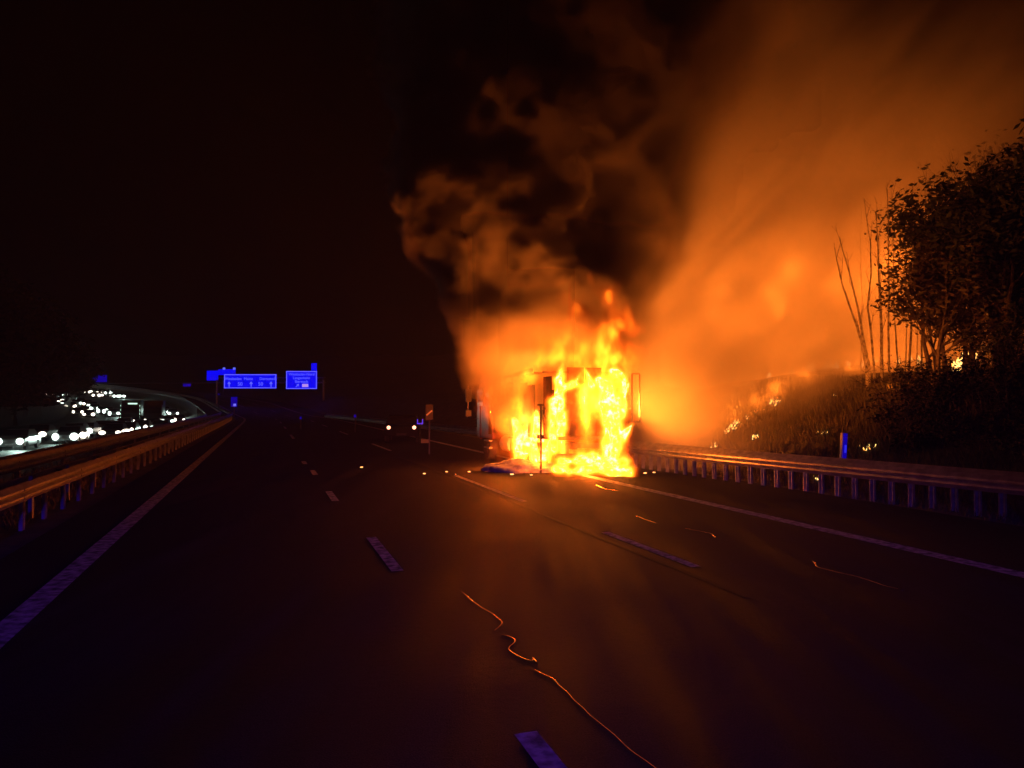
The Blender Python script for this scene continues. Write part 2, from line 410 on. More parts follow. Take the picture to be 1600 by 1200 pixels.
MB().tube([(-cabw / 2, y1 - .3, 2.75), (-cabw / 2 - .42, y1 - .32, 2.72), (-cabw / 2 - .42, y1 - .3, 1.5), (-cabw / 2, y1 - .3, 1.45)], .02, 6).build('mirror_arm', M['chrome'], truck)
MB().box((0, y0 - .01, 2.4), (1.2, .02, .5)).build('rear_window', M['glass'], truck)
MB().box((0, y1 - .12, 2.35), (2.0, .02, .85), Matrix.Rotation(R(14), 3, 'X')).build('windscreen', M['glass'], truck)
MB().box((-cabw / 2 - .02, y1 - .6, 2.25), (.02, .8, .6)).build('side_window', M['glass'], truck)
MB().cyl((-cabw / 2 - .1, y0 - .1, 2.0), (0, 0, 1), .07, 2.1, 12).build('exhaust_stack', M['chrome'], truck, smooth=True)
MB().box((-cabw / 2 - .06, y0 + .35, .45), (.12, .7, .05)).box((-cabw / 2 - .06, y0 + .35, .7), (.12, .7, .05)).build('cab_step', M['steel'], truck)
MB().box((-cabw / 2 - .12, y0 + .1, 2.35), (.1, .5, .16)).build('work_lamp', M['chrome'], truck)

# ------------------------------------------------------------------ volumes: numpy grids fed to a Volume Cube
rs = np.random.RandomState(3)
def axis_interp(n, m):
    "matrix that upsamples m random knots to n samples (smooth)"
    x = np.linspace(0, m - 3.001, n) + 1; i = np.floor(x).astype(int); f = x - i
    A = np.zeros((n, m), np.float32); r = np.arange(n)
    w = [(-f**3 + 3*f**2 - 3*f + 1) / 6, (3*f**3 - 6*f**2 + 4) / 6, (-3*f**3 + 3*f**2 + 3*f + 1) / 6, f**3 / 6]
    for k in range(4): A[r, i - 1 + k] += w[k]
    return A
def noise(shape, size, cell):
    m = [max(4, int(round(size[a] / (cell[a] if hasattr(cell, '__len__') else cell))) + 3) for a in range(3)]
    g = rs.uniform(-1, 1, m).astype(np.float32) * 1.9
    for a in range(3):
        g = np.moveaxis(np.tensordot(axis_interp(shape[a], m[a]), np.moveaxis(g, a, 0), axes=(1, 0)), 0, a)
    return g
def fbm(shape, size, cell, octs=4, gain=.5, bil=False):
    out = 0; a = 1; tot = 0
    for o in range(octs):
        n = noise(shape, size, [c / 2**o for c in (cell if hasattr(cell, '__len__') else (cell,) * 3)])
        if bil: n = 1 - 2.4 * np.abs(n)
        out = out + n * a; tot += a; a *= gain
    return out / tot
def grid(lo, hi, vox):
    lo, hi = np.array(lo, float), np.array(hi, float); n = np.maximum(8, np.round((hi - lo) / vox).astype(int)); hi = lo + n * vox
    ax = [np.linspace(lo[a], hi[a], n[a]).astype(np.float32) for a in range(3)]
    return lo, hi, n, hi - lo, np.meshgrid(*ax, indexing='ij', sparse=True)
def sst(a, b, x):
    x = np.clip((x - a) / (b - a), 0, 1); return x * x * (3 - 2 * x)
def volume_object(name, field, lo, hi, n, material, iso=None, adaptivity=.0):
    me = bpy.data.meshes.new(name); nv = int(n[0] * n[1] * n[2]); me.vertices.add(nv)
    at = me.attributes.new('d', 'FLOAT', 'POINT'); at.data.foreach_set('value', np.ascontiguousarray(field, np.float32).ravel())
    holder = bpy.data.objects.new(name, me); C.objects.link(holder)
    ng = bpy.data.node_groups.new(name, 'GeometryNodeTree')
    ng.interface.new_socket('Geometry', in_out='INPUT', socket_type='NodeSocketGeometry')
    ng.interface.new_socket('Geometry', in_out='OUTPUT', socket_type='NodeSocketGeometry')
    N = ng.nodes; Lk = ng.links
    gi = N.new('NodeGroupInput'); go = N.new('NodeGroupOutput')
    pos = N.new('GeometryNodeInputPosition')
    sub = N.new('ShaderNodeVectorMath'); sub.operation = 'SUBTRACT'; Lk.new(pos.outputs[0], sub.inputs[0]); sub.inputs[1].default_value = lo
    mul = N.new('ShaderNodeVectorMath'); mul.operation = 'MULTIPLY'; Lk.new(sub.outputs[0], mul.inputs[0])
    mul.inputs[1].default_value = [(n[a] - 1) / (hi[a] - lo[a]) for a in range(3)]
    sep = N.new('ShaderNodeSeparateXYZ'); Lk.new(mul.outputs[0], sep.inputs[0])
    def mt(op, a, c):
        q = N.new('ShaderNodeMath'); q.operation = op
        for i, x in enumerate((a, c)):
            if x is None: continue
            if isinstance(x, (int, float)): q.inputs[i].default_value = x
            else: Lk.new(x, q.inputs[i])
        return q.outputs[0]
    # integer arithmetic: above 16 million a float would skip samples
    def im(op, a, c):
        q = N.new('FunctionNodeIntegerMath'); q.operation = op
        for i, x in enumerate((a, c)):
            if isinstance(x, int): q.inputs[i].default_value = x
            else: Lk.new(x, q.inputs[i])
        return q.outputs[0]
    def rnd_(x):
        q = N.new('FunctionNodeFloatToInt'); q.rounding_mode = 'ROUND'; Lk.new(x, q.inputs[0]); return q.outputs[0]
    ix = im('ADD', im('MULTIPLY', im('ADD', im('MULTIPLY', rnd_(sep.outputs[0]), int(n[1])), rnd_(sep.outputs[1])), int(n[2])), rnd_(sep.outputs[2]))
    na = N.new('GeometryNodeInputNamedAttribute'); na.data_type = 'FLOAT'; na.inputs['Name'].default_value = 'd'
    si = N.new('GeometryNodeSampleIndex'); si.data_type = 'FLOAT'; si.domain = 'POINT'; si.clamp = True
    Lk.new(gi.outputs[0], si.inputs['Geometry'])
    vin = [s for s in si.inputs if s.name == 'Value' and s.enabled][0]; Lk.new(na.outputs[0], vin); Lk.new(ix, si.inputs['Index'])
    vc = N.new('GeometryNodeVolumeCube'); Lk.new([s for s in si.outputs if s.enabled][0], vc.inputs['Density'])
    vc.inputs['Background'].default_value = 0
    vc.inputs['Min'].default_value = lo; vc.inputs['Max'].default_value = hi
    for a, k in enumerate(('Resolution X', 'Resolution Y', 'Resolution Z')): vc.inputs[k].default_value = int(n[a])
    last = vc.outputs[0]
    if iso is not None:
        vm = N.new('GeometryNodeVolumeToMesh'); vm.inputs['Threshold'].default_value = iso
        if 'Adaptivity' in vm.inputs: vm.inputs['Adaptivity'].default_value = adaptivity
        Lk.new(last, vm.inputs['Volume']); last = vm.outputs[0]
        ssm = N.new('GeometryNodeSetShadeSmooth'); Lk.new(last, ssm.inputs[0]); last = ssm.outputs[0]
    sm_ = N.new('GeometryNodeSetMaterial'); sm_.inputs['Material'].default_value = material; Lk.new(last, sm_.inputs[0])
    Lk.new(sm_.outputs[0], go.inputs[0])
    md = holder.modifiers.new('grid', 'NODES'); md.node_group = ng
    me.materials.append(material)
    if iso is not None:      # keep the finished surface only
        dg = bpy.context.evaluated_depsgraph_get(); ev = holder.evaluated_get(dg)
        fm = bpy.data.meshes.new_from_object(ev); fm.name = name
        holder.modifiers.clear(); holder.data = fm
        fm.materials.clear(); fm.materials.append(material)
        bpy.data.meshes.remove(me)
    return holder

# ---- fire
FLO, FHI = (-1.2, 19.6, 0.0), (4.9, 27.2, 7.6)
lo, hi, n, size, (X, Y, Z) = grid(FLO, FHI, .042)
shp = tuple(n)
wx = fbm(shp, size, (.9, .9, 1.3), 3, .55); wy = fbm(shp, size, (.9, .9, 1.3), 3, .55); wz = fbm(shp, size, (.9, .9, 1.5), 2, .5)
amp = .18 + .10 * Z
XX = X + wx * amp * 1.3; YY = Y + wy * amp; ZZ = Z + wz * amp * 1.2
del wx, wy, wz
F = np.full(shp, -3.0, np.float32)
def seg(a, c, r0, r1, gain=1.0, add=0):
    global F
    a = np.array(a); c = np.array(c); d = c - a; L2 = float(d @ d)
    h = np.clip(((XX - a[0]) * d[0] + (YY - a[1]) * d[1] + (ZZ - a[2]) * d[2]) / L2, 0, 1)
    rr = r0 + (r1 - r0) * h
    dist = np.sqrt((XX - a[0] - h * d[0])**2 + (YY - a[1] - h * d[1])**2 + (ZZ - a[2] - h * d[2])**2)
    F = np.maximum(F, (1 - dist / rr) * gain + add + .06)
def sp_(pa, pb, depth, r0, r1, gain=1.0, dd=0, add=0):     # radii in pixels at that depth
    k = depth / 1200 * 1.22
    seg(P(*pa, depth), P(*pb, depth + dd), r0 * k, r1 * k, gain, add)
RZ = 21.7
# right-hand lobe
sp_((962, 735), (955, 640), RZ, 20, 26); sp_((955, 640), (943, 588), RZ, 26, 10, .9); sp_((968, 660), (972, 610), RZ, 16, 6)
sp_((975, 690), (988, 668), RZ, 13, 5); sp_((945, 720), (948, 650), RZ, 17, 15)
# left lobe of the rear
sp_((885, 735), (875, 650), RZ + .3, 20, 16); sp_((870, 640), (868, 590), RZ + .3, 17, 12); sp_((868, 600), (882, 562), RZ + .3, 13, 5, .8)
sp_((862, 610), (905, 592), RZ + .4, 14, 11, .9); sp_((905, 590), (915, 570), RZ + .4, 10, 4, .7)
# fire on the road under the rear
sp_((868, 738), (982, 738), RZ - .2, 15, 15, 1.1); sp_((880, 725), (975, 727), RZ, 16, 16)
# side of the truck
sp_((843, 725), (838, 650), RZ + 1.6, 24, 14, 1.3); sp_((852, 715), (856, 668), RZ + 1.1, 22, 12, 1.2)
sp_((812, 716), (810, 648), RZ + 2.6, 16, 9, 1.3); sp_((822, 700), (826, 655), RZ + 2.3, 15, 8, 1.2); sp_((800, 560), (785, 525), RZ + 2.5, 12, 5, .7)
sp_((800, 735), (880, 738), RZ + 1, 7, 9, .9)
sp_((864, 700), (860, 620), RZ - .15, 17, 14, 1.0); sp_((930, 600), (925, 572), RZ - .1, 16, 7, .9); sp_((968, 620), (960, 580), RZ - .1, 15, 7, .9)
# veil of flame over the whole rear and over the side
sp_((915, 720), (915, 610), RZ - .1, 46, 44, .40); sp_((915, 600), (915, 560), RZ + 1, 60, 45, .40)
sp_((830, 700), (830, 600), RZ + 2.6, 44, 40, .42); sp_((800, 620), (795, 545), RZ + 3.4, 36, 32, .36)
# inside the box
sp_((905, 700), (905, 610), RZ + 2.0, 30, 26, .42); sp_((880, 640), (930, 640), RZ + 3, 30, 26, .42)
# roof level and the rolling flame above
sp_((860, 560), (960, 560), RZ + 1.2, 34, 38, .42); sp_((885, 550), (900, 505), RZ + 1.2, 26, 14, .40); sp_((940, 560), (962, 505), RZ + 1.0, 26, 13, .42)
sp_((800, 650), (800, 540), RZ + 3.6, 26, 22, .26); sp_((795, 560), (780, 530), RZ + 3.8, 22, 12, .24)
sp_((975, 515), (950, 438), RZ + 1.0, 20, 10, .46); sp_((975, 520), (972, 480), RZ + 2, 13, 8, .26)
det = fbm(shp, size, (.40, .40, .62), 5, .70)
Fh = F + det * np.where(F > .45, .62, .72)
# wisps: sharpen the thin regions
heat = np.clip(Fh, .003, 1.2)
fire_m = bpy.data.materials.new('flame_gas'); fire_m.use_nodes = True; nt = fire_m.node_tree; nt.nodes.clear()
out = nt.nodes.new('ShaderNodeOutputMaterial'); em = nt.nodes.new('ShaderNodeEmission'); at = nt.nodes.new('ShaderNodeAttribute'); at.attribute_name = 'density'
rp = nt.nodes.new('ShaderNodeValToRGB'); cr = rp.color_ramp
cr.elements[0].position = 0; cr.elements[0].color = (1, .07, .002, 1); cr.elements[1].position = .9; cr.elements[1].color = (1, .50, .06, 1)
e = cr.elements.new(.4); e.color = (1, .12, .004, 1); e = cr.elements.new(.65); e.color = (1, .34, .012, 1)
st = nt.nodes.new('ShaderNodeValToRGB'); c2 = st.color_ramp
c2.elements[0].position = 0.02; c2.elements[0].color = (0, 0, 0, 1); c2.elements[1].position = .85; c2.elements[1].color = (1, 1, 1, 1)
e = c2.elements.new(.28); e.color = (.035,) * 3 + (1,); e = c2.elements.new(.5); e.color = (.26,) * 3 + (1,)
mu = nt.nodes.new('ShaderNodeMath'); mu.operation = 'MULTIPLY'; mu.inputs[1].default_value = 15
for x in (rp, st): nt.links.new(at.outputs['Fac'], x.inputs[0])
nt.links.new(rp.outputs[0], em.inputs[0]); nt.links.new(st.outputs[0], mu.inputs[0]); nt.links.new(mu.outputs[0], em.inputs[1])
nt.links.new(em.outputs[0], out.inputs['Volume']); fire_m.cycles.volume_step_rate = 2.2
fire = empty('truck_fire', ST(SR, 8.9, 0)); tag(fire, 'yellow and orange fire wrapping the rear and side of the truck', 'fire')
fo = volume_object('flame_gas', heat, lo, hi, n, fire_m); fo.parent = fire; fo.matrix_parent_inverse = fire.matrix_basis.inverted(); fo['kind'] = 'stuff'
# hottest part as a surface
core_m = bpy.data.materials.new('flame_core'); core_m.use_nodes = True; nt = core_m.node_tree; nt.nodes.clear()
out = nt.nodes.new('ShaderNodeOutputMaterial'); em = nt.nodes.new('ShaderNodeEmission'); tc = nt.nodes.new('ShaderNodeTexCoord')
nz = nt.nodes.new('ShaderNodeTexNoise'); nz.inputs['Scale'].default_value = 4.5; nz.inputs['Detail'].default_value = 8; nz.inputs['Roughness'].default_value = .68
nt.links.new(tc.outputs['Object'], nz.inputs[0])
rp = nt.nodes.new('ShaderNodeValToRGB'); rp.color_ramp.elements[0].position = .34; rp.color_ramp.elements[0].color = (1, .50, .01, 1)
rp.color_ramp.elements[1].position = .66; rp.color_ramp.elements[1].color = (1.0, 1.0, .9, 1); e = rp.color_ramp.elements.new(.5); e.color = (1, .86, .06, 1)
nt.links.new(nz.outputs['Fac'], rp.inputs[0]); nt.links.new(rp.outputs[0], em.inputs[0]); em.inputs[1].default_value = 1.3
nt.links.new(em.outputs[0], out.inputs['Surface']); core_m.cycles.emission_sampling = 'NONE'
fc = volume_object('flame', heat, lo, hi, n, core_m, iso=.80); fc.parent = fire; fc.matrix_parent_inverse = fire.matrix_basis.inverted(); fc['kind'] = 'stuff'
print('flame tris', len(fc.data.polygons))
del F, Fh, det, XX, YY, ZZ, heat

# light of the fire
KP = .42; KT = .32
for (px, py, dep, pw, r) in ((958, 720, RZ - .05, 650, .34), (882, 720, RZ + .0, 650, .34), (925, 730, RZ - .25, 800, .2), (845, 716, RZ + 1.1, 550, .3), (812, 710, RZ + 2.6, 500, .2),
                             (985, 640, RZ + .9, 8500, .2), (862, 578, RZ - .1, 2400, .14), (930, 575, RZ - .1, 900, .14), (818, 655, RZ + 1.9, 350, .1), (796, 612, RZ + .9, 3500, .06), (793, 712, RZ + 2.4, 4300, .14)):
    o = lamp('fire_light', P(px, py, dep), pw * KP, FIRE, r); o.parent = fire; o.matrix_parent_inverse = fire.matrix_basis.inverted()
    if py > 690: o.data.color = (1, .13, .008)
    if py < 650:      # upper lamps narrowed to spots on smoke and bank, to keep the road dark
        o.data.type = 'SPOT'; o.data.spot_size = R(165 if px < 950 else 125); o.data.spot_blend = .6
        o.rotation_euler = ((Vector((.8, .5, .38)) if px > 950 else Vector((-.30 if px < 800 else .0, .35, 1))).to_track_quat('-Z', 'Y')).to_euler()

# ---- dense smoke
lo, hi, n, size, (X, Y, Z) = grid((-5.7, 19.6, .6), (10.5, 32, 17.4), .095)
shp = tuple(n)
zc = [0.6, 2.7, 4.2, 6.3, 8.2, 9.7, 12.9, 15, 18]
xl = [0.2, -.9, -1.25, -2.1, -3.5, -3.1, -3.0, -3.4, -3.8]
xr = [3.9, 4.1, 4.3, 4.7, 5.6, 6.6, 8.4, 9.4, 10]
ycn = [24.6, 24.9, 25.3, 25.8, 26.2, 26.6, 27.2, 27.6, 28]
yr = [1.6, 2.0, 2.3, 2.7, 3.1, 3.3, 3.8, 4.0, 4.3]
zz = Z.ravel()
L_, R_, Yc, Yr = (np.interp(zz, zc, q).astype(np.float32)[None, None, :] for q in (xl, xr, ycn, yr))
w1 = noise(shp, size, 2.6); w2 = noise(shp, size, 2.6); w3 = noise(shp, size, 2.2)
bil = fbm(shp, size, (1.9, 1.9, 1.5), 5, .62, True)
cx = (L_ + R_) / 2; hx = (R_ - L_) / 2
q = np.sqrt(((X + w1 * .55 - cx) / hx)**2 + ((Y + w2 * .5 - Yc) / Yr)**2)
del w1, w2, w3
edge = 1.13 - q + bil * .28
dn = sst(0.0, 1.0, edge / (.12 + .5 * sst(.2, .9, (X - cx) / hx)))
streak = fbm(shp, size, (.75, .75, 1.5), 4, .6)
base = np.interp(zz, [0, 2.5, 4, 6, 9, 11, 13, 18], [.03, .22, .45, .9, 1.1, .7, .35, .2]).astype(np.float32)[None, None, :]
dn = dn * base * np.clip(.95 + streak * 1.6, .2, 2.4)
# thicker towards the middle column, thinner skirt over the flames
core = np.exp(-(((X - (2.6 + (Z - 4) * .22)) / 1.5)**2))
dn = dn * (.75 + .9 * core)
def smoke_mat(name, col, dens, aniso=0.2, absorb=(.2, .2, .2)):
    m = bpy.data.materials.new(name); m.use_nodes = True; nt = m.node_tree; nt.nodes.clear()
    out = nt.nodes.new('ShaderNodeOutputMaterial'); pv = nt.nodes.new('ShaderNodeVolumePrincipled')
    pv.inputs['Color'].default_value = (*col, 1); pv.inputs['Anisotropy'].default_value = aniso
    pv.inputs['Density Attribute'].default_value = ''
    at = nt.nodes.new('ShaderNodeAttribute'); at.attribute_name = 'density'
    mu = nt.nodes.new('ShaderNodeMath'); mu.operation = 'MULTIPLY'; mu.inputs[1].default_value = dens
    nt.links.new(at.outputs['Fac'], mu.inputs[0]); nt.links.new(mu.outputs[0], pv.inputs['Density'])
    nt.links.new(pv.outputs[0], out.inputs['Volume']); return m
o = volume_object('smoke_plume', dn, lo, hi, n, smoke_mat('dark_smoke', (.54, .49, .45), 5.0))
tag(o, 'dense dark smoke plume boiling up from the burning truck', 'smoke', kind='stuff')
del dn, bil, streak, q, edge, core
# ---- lit smoke drifting over the bank
lo, hi, n, size, (X, Y, Z) = grid((2.0, 22.5, 0.1), (23, 46, 19), .25)
shp = tuple(n)
cl = fbm(shp, size, (5, 6, 4), 5, .55)
X0 = X / Y * 27            # sideways position, as an angle from the fire's road
m = sst(2.5, 6.5, X + .25 * (Z - 4) - (Y - 25) * .12) * sst(22.0, 15.0, X - (Y - 25) * .35 + (Z - 6) * -.25 + cl * 2) * sst(0, 4.0, Y - (22.0 - .8 * sst(4, 2, Z) + 3.6 * sst(9, 13.5, X)) + cl * 1.5) * sst(20, 9, Z + cl * 3)
f2 = fbm(shp, size, (1.8, 2.5, 3.2), 5, .65)
for k in range(shp[2]): f2[:, :, k] = np.roll(f2[:, :, k], int(.85 * k), 0)       # wisps lean to the right as they rise
dn = m * np.clip(.62 + cl * .9 + f2 * 1.5, .03, 2.6) * (1 + 1.9 * sst(5.0, 2.5, Z) * sst(13.5, 8, X))
o = volume_object('smoke_drift', dn, lo, hi, n, smoke_mat('lit_smoke', (.8, .78, .76), .26, .0))
tag(o, 'thin orange lit smoke drifting over the bank among the trees', 'smoke', kind='stuff')

# ------------------------------------------------------------------ blue beacon of the vehicle the photograph was taken from
bv = empty('rescue_beacon', (0.25, -9, 4.0)); tag(bv, 'blue flashing beacon above the camera, behind the frame', 'beacon')
MB().cyl((0, 0, .0), (0, 0, 1), .09, .1, 16).build('base', M['black'], bv)
bl_ = lamp('beacon_light', (0, 0.15, .0), 4600, (.04, .01, 1.0), .06, bv)
bl_.data.type = 'SPOT'; bl_.data.spot_size = R(84); bl_.data.spot_blend = .25; bl_.rotation_euler = (R(46), 0, 0)

# ------------------------------------------------------------------ fires on the bank
def slope_point(px, py):
    "where the ray through px, py meets the bank"
    for k in range(4000):
        d = 12 + k * .02; p = P(px, py, d); s, t = inv(p)
        if t > 0 and p.z <= gh(s, t) + rise(s) + .0: return p
    return P(px, py, 30)
def at_depth(px, depth):
    p = P(px, 600, depth); s, t = inv(p); p.z = gh(s, t) + rise(s); return p
patch_m = bpy.data.materials.new('grass_flame'); patch_m.use_nodes = True; nt = patch_m.node_tree
b_ = nt.nodes['Principled BSDF']; b_.inputs['Base Color'].default_value = (.1, .03, .01, 1)
tc = nt.nodes.new('ShaderNodeTexCoord'); nz = nt.nodes.new('ShaderNodeTexNoise'); nz.inputs['Scale'].default_value = 9
rp = nt.nodes.new('ShaderNodeValToRGB'); rp.color_ramp.elements[0].position = .35; rp.color_ramp.elements[0].color = (1, .30, .03, 1); rp.color_ramp.elements[1].position = .6; rp.color_ramp.elements[1].color = (1, .68, .2, 1)
nt.links.new(tc.outputs['Object'], nz.inputs[0]); nt.links.new(nz.outputs[0], rp.inputs[0]); nt.links.new(rp.outputs[0], b_.inputs['Emission Color']); b_.inputs['Emission Strength'].default_value = 3
def tongue(mb, c, r, h, lean=(0, 0), n=7):
    k = 6; ph = rnd.uniform(0, 6)
    pts, rad = [], []
    for i in range(k):
        f = i / (k - 1); pts.append(Vector(c) + Vector((lean[0] * f + .25 * r * math.sin(ph + f * 5), lean[1] * f, h * f)))
        rad.append(max(.004, r * (1 - f) ** .7 * (1 + .35 * math.sin(ph * 2 + f * 7)) * (.55 + .9 * min(1, f * 2.5))))
    mb.tube(pts, rad, n)
def grass_fire(pix, label, r=.09, power=0, name='grass_fire'):
    r *= .62; pix = [(a[0] + (c[0] - a[0]) * k / 3, a[1] + (c[1] - a[1]) * k / 3) for a, c in zip(pix, pix[1:]) for k in range(3)] + [pix[-1]]
    pts = [slope_point(x, y) for x, y in pix]
    o = empty(name, pts[len(pts) // 2]); tag(o, label, 'fire', 'small fires burning on the bank')
    for i, p in enumerate(pts):
        for k in range(3):
            mb = MB(); q = p - o.location + Vector((rnd.uniform(-1, 1) * r * 2.0, rnd.uniform(-.3, .3), -.05))
            tongue(mb, q, r * rnd.uniform(.25, .6), r * rnd.uniform(.9, 2.6), (rnd.uniform(-.05, .1), 0)); mb.build('flame', patch_m, o, smooth=True)
    if power:
        o2 = lamp('fire_light', Vector((0, 0, .45)), power, FIRE, .12, o)
    return o
grass_fire([(1110, 697), (1116, 693)], 'lowest small flame of the diagonal row, just above the rail', .06, 0)
grass_fire([(1136, 675), (1142, 670), (1147, 664), (1155, 659)], 'longest burning streak of grass on the slope', .09, 70)
grass_fire([(1165, 654), (1175, 650), (1183, 644), (1190, 640)], 'burning grass streak in the middle of the diagonal row', .08, 60)
grass_fire([(1208, 632), (1211, 624), (1210, 629)], 'upright small flame at the top of the diagonal row', .09, 70)
grass_fire([(1176, 684), (1179, 681)], 'single bright flame below the diagonal row', .08)
grass_fire([(1252, 608), (1262, 604)], 'faint flames high on the slope in the smoke', .06, 50)
grass_fire([(1283, 676), (1287, 675)], 'small flame left of the blue marker post', .06)
grass_fire([(1350, 700), (1357, 696)], 'small flame right of the blue marker post', .07)
grass_fire([(1296, 617)], 'tiny flame alone high on the slope', .05)
grass_fire([(1408, 610), (1412, 609)], 'little flame in front of the bare bushes', .07, 120)
grass_fire([(1274, 745), (1278, 741)], 'small flame under the guard rail beam', .05)
grass_fire([(1078, 722), (1080, 718)], 'small flame between the rail posts near the truck', .06)
def tree_fire(pix, depth, label, power):
    pts = [P(x, y, depth) for x, y in pix]; o = empty('brush_fire', pts[0]); tag(o, label, 'fire')
    for p in pts:
        for k in range(2):
            mb = MB(); tongue(mb, p - o.location + Vector((rnd.uniform(-.12, .12), rnd.uniform(-.2, .2), 0)), rnd.uniform(.10, .2), rnd.uniform(.3, .7)); mb.build('flame', patch_m, o, smooth=True)
    lamp('fire_light', Vector((0.2, 0, .4)), power, (1, .35, .08), .15, o)
tree_fire([(1497, 588), (1505, 588), (1512, 586), (1508, 575), (1503, 580), (1518, 570)], 30, 'bright fire burning behind the dark tree trunks', 160)

# unseen lamps added inside the smoke to brighten it, small flames on the ground
rnd.seed(77); g_ = at_depth(1220, 40)
o = empty('added_smoke_lamps', g_); tag(o, 'added lamps with small flames deep inside the orange smoke beyond the bank', 'fire')
for i in range(30):
    dep = rnd.uniform(38, 44); px = 1030 + 400 * ((i * .618) % 1); py = rnd.uniform(400, 580); p = P(px, py, dep)
    for k in range(2):
        mb = MB(); tongue(mb, (p.x - g_.x + rnd.uniform(-.7, .7), p.y - g_.y, at_depth(px, dep).z - g_.z - .05), .08, rnd.uniform(.25, .5)); mb.build('flame', patch_m, o, smooth=True)
    lamp('fire_light', p - g_, rnd.uniform(900, 1900) * KT * 1.35, FIRE, .3, o)  # no flame up here: lamp added to brighten the haze

# ------------------------------------------------------------------ embers on the road
for px, py, r, lb in ((565, 730, .055, 'lone glowing ember farthest left on the road'), (663, 740, .05, 'glowing ember on the road below the warning board'),
                      (698, 737, .045, 'glowing ember between its two neighbours left of the fire'), (733, 737, .05, 'glowing ember nearest the dark cab on the lit road'),
                      (800, 741, .07, 'flat glowing scrap at the left foot of the fire'), (830, 742, .05, 'small glowing scrap under the side of the truck'),
                      (1008, 739, .06, 'glowing scrap just right of the burning rear'), (1022, 738, .05, 'glowing ember near the first rail posts'), (712, 741, .02, 'tiny ember on the road before the cab')):
    p = G(px, py, .02); mb = MB()
    bmn = bmesh.new(); bmesh.ops.create_icosphere(bmn, subdivisions=2, radius=r * .6)
    for v in bmn.verts: v.co = Vector((v.co.x * 1.5, v.co.y, v.co.z * .5)) * rnd.uniform(.7, 1.2)
    me = bpy.data.meshes.new('ember'); bmn.to_mesh(me); bmn.free(); me.materials.append(M['ember'])
    o = bpy.data.objects.new('ember', me); o.location = p; C.objects.link(o); tag(o, lb, 'ember', 'embers scattered on the road')
# heap of foam / ash beside the truck's left foot
bmn = bmesh.new(); bmesh.ops.create_icosphere(bmn, subdivisions=4, radius=1)
from mathutils import noise as mn
for v in bmn.verts:
    f = 1 + .22 * mn.noise(v.co * 2.3) + .12 * mn.noise(v.co * 6); v.co = Vector((v.co.x * 1.25 * f, v.co.y * .7 * f, max(-.05, v.co.z * .34 * f)))
me = bpy.data.meshes.new('ash_heap'); bmn.to_mesh(me); bmn.free(); me.shade_smooth(); me.materials.append(mat('ash', (.45, .40, .36), .95, noise=(.25, .2, .18), scale=6, bump=.8, bscale=14))
o = bpy.data.objects.new('ash_heap', me); o.location = G(818, 736); C.objects.link(o); tag(o, 'low heap of pale ash and debris at the truck side', 'debris heap')

# ------------------------------------------------------------------ marker posts, boards
def marker_post(px, py_base, label, depth=None, h=1.0, refl=True, m=None):
    if depth is None:
        p = slope_point(px, py_base); 
    else: p = P(px, py_base, depth)
    o = empty('marker_post', p, TH); tag(o, label, 'marker post')
    k = Matrix.Rotation(R(4), 3, 'Y')
    MB().box((0, 0, h / 2), (.13, .09, h), k).build('post', M['white'], o, bevel=.02)
    MB().box((0.015, -.055, h * .6), (.125, .012, h * .78), k).build('reflective_face', M['signdim'], o)  # face glows by its own emission, imitating reflected beacon light
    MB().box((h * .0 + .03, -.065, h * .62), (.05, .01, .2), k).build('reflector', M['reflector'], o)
    return o
mp_ = marker_post(1317, 742, 'white marker post shining blue behind the right rail', h=1.05)
def small_reflector(px, py, depth, label, w=.16, h=.2, m='signdim'):
    p = P(px, py, depth); g = Q(*inv(p), 0); zb = min(p.z - .3, 0)
    o = empty('reflector_post', (p.x, p.y, g.z)); hh = p.z - g.z
    tag(o, label, 'reflector post')
    MB().box((0, 0, hh / 2), (.08, .05, hh)).build('post', M['bolt'], o)
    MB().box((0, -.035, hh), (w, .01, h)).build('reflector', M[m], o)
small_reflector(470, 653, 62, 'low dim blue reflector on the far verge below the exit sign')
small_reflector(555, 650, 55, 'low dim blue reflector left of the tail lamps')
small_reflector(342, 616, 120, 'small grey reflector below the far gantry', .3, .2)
# hanging board under the far gantry
p = P(366, 628, 115); s_b, t_b = inv(p); g = Q(s_b, t_b, 0)
o = empty('road_sign', g); tag(o, 'small dim blue road sign under the left end of the wide gantry panel', 'road sign')
hh = p.z - g.z
MB().box((0, 0, hh / 2), (.12, .1, hh)).build('post', M['steel'], o)
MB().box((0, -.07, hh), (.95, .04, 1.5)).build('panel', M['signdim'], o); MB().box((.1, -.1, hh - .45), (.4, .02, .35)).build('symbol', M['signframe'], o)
# warning board
p = P(671, 644, 31); o = empty('warning_board', (p.x, p.y, 0)); tag(o, 'dark warning board with a pale diagonal stripe standing beyond the tail lamps', 'sign'); hh = p.z
MB().box((0, 0, hh / 2 - .15), (.05, .04, hh - .3)).build('post', M['black'], o)
MB().box((0, -.04, hh), (.30, .03, .62)).build('panel', mat('worn_panel', (.06, .045, .05), .5), o, bevel=.01)
MB().box((0, -.062, hh - .03), (.30, .008, .06), Matrix.Rotation(R(-40), 3, 'Y')).build('stripe', mat('pale_stripe', (.8, .7, .55), .5, emit=(1, .45, .2), estr=.05), o)  # faint warm glow put into the stripe's colour

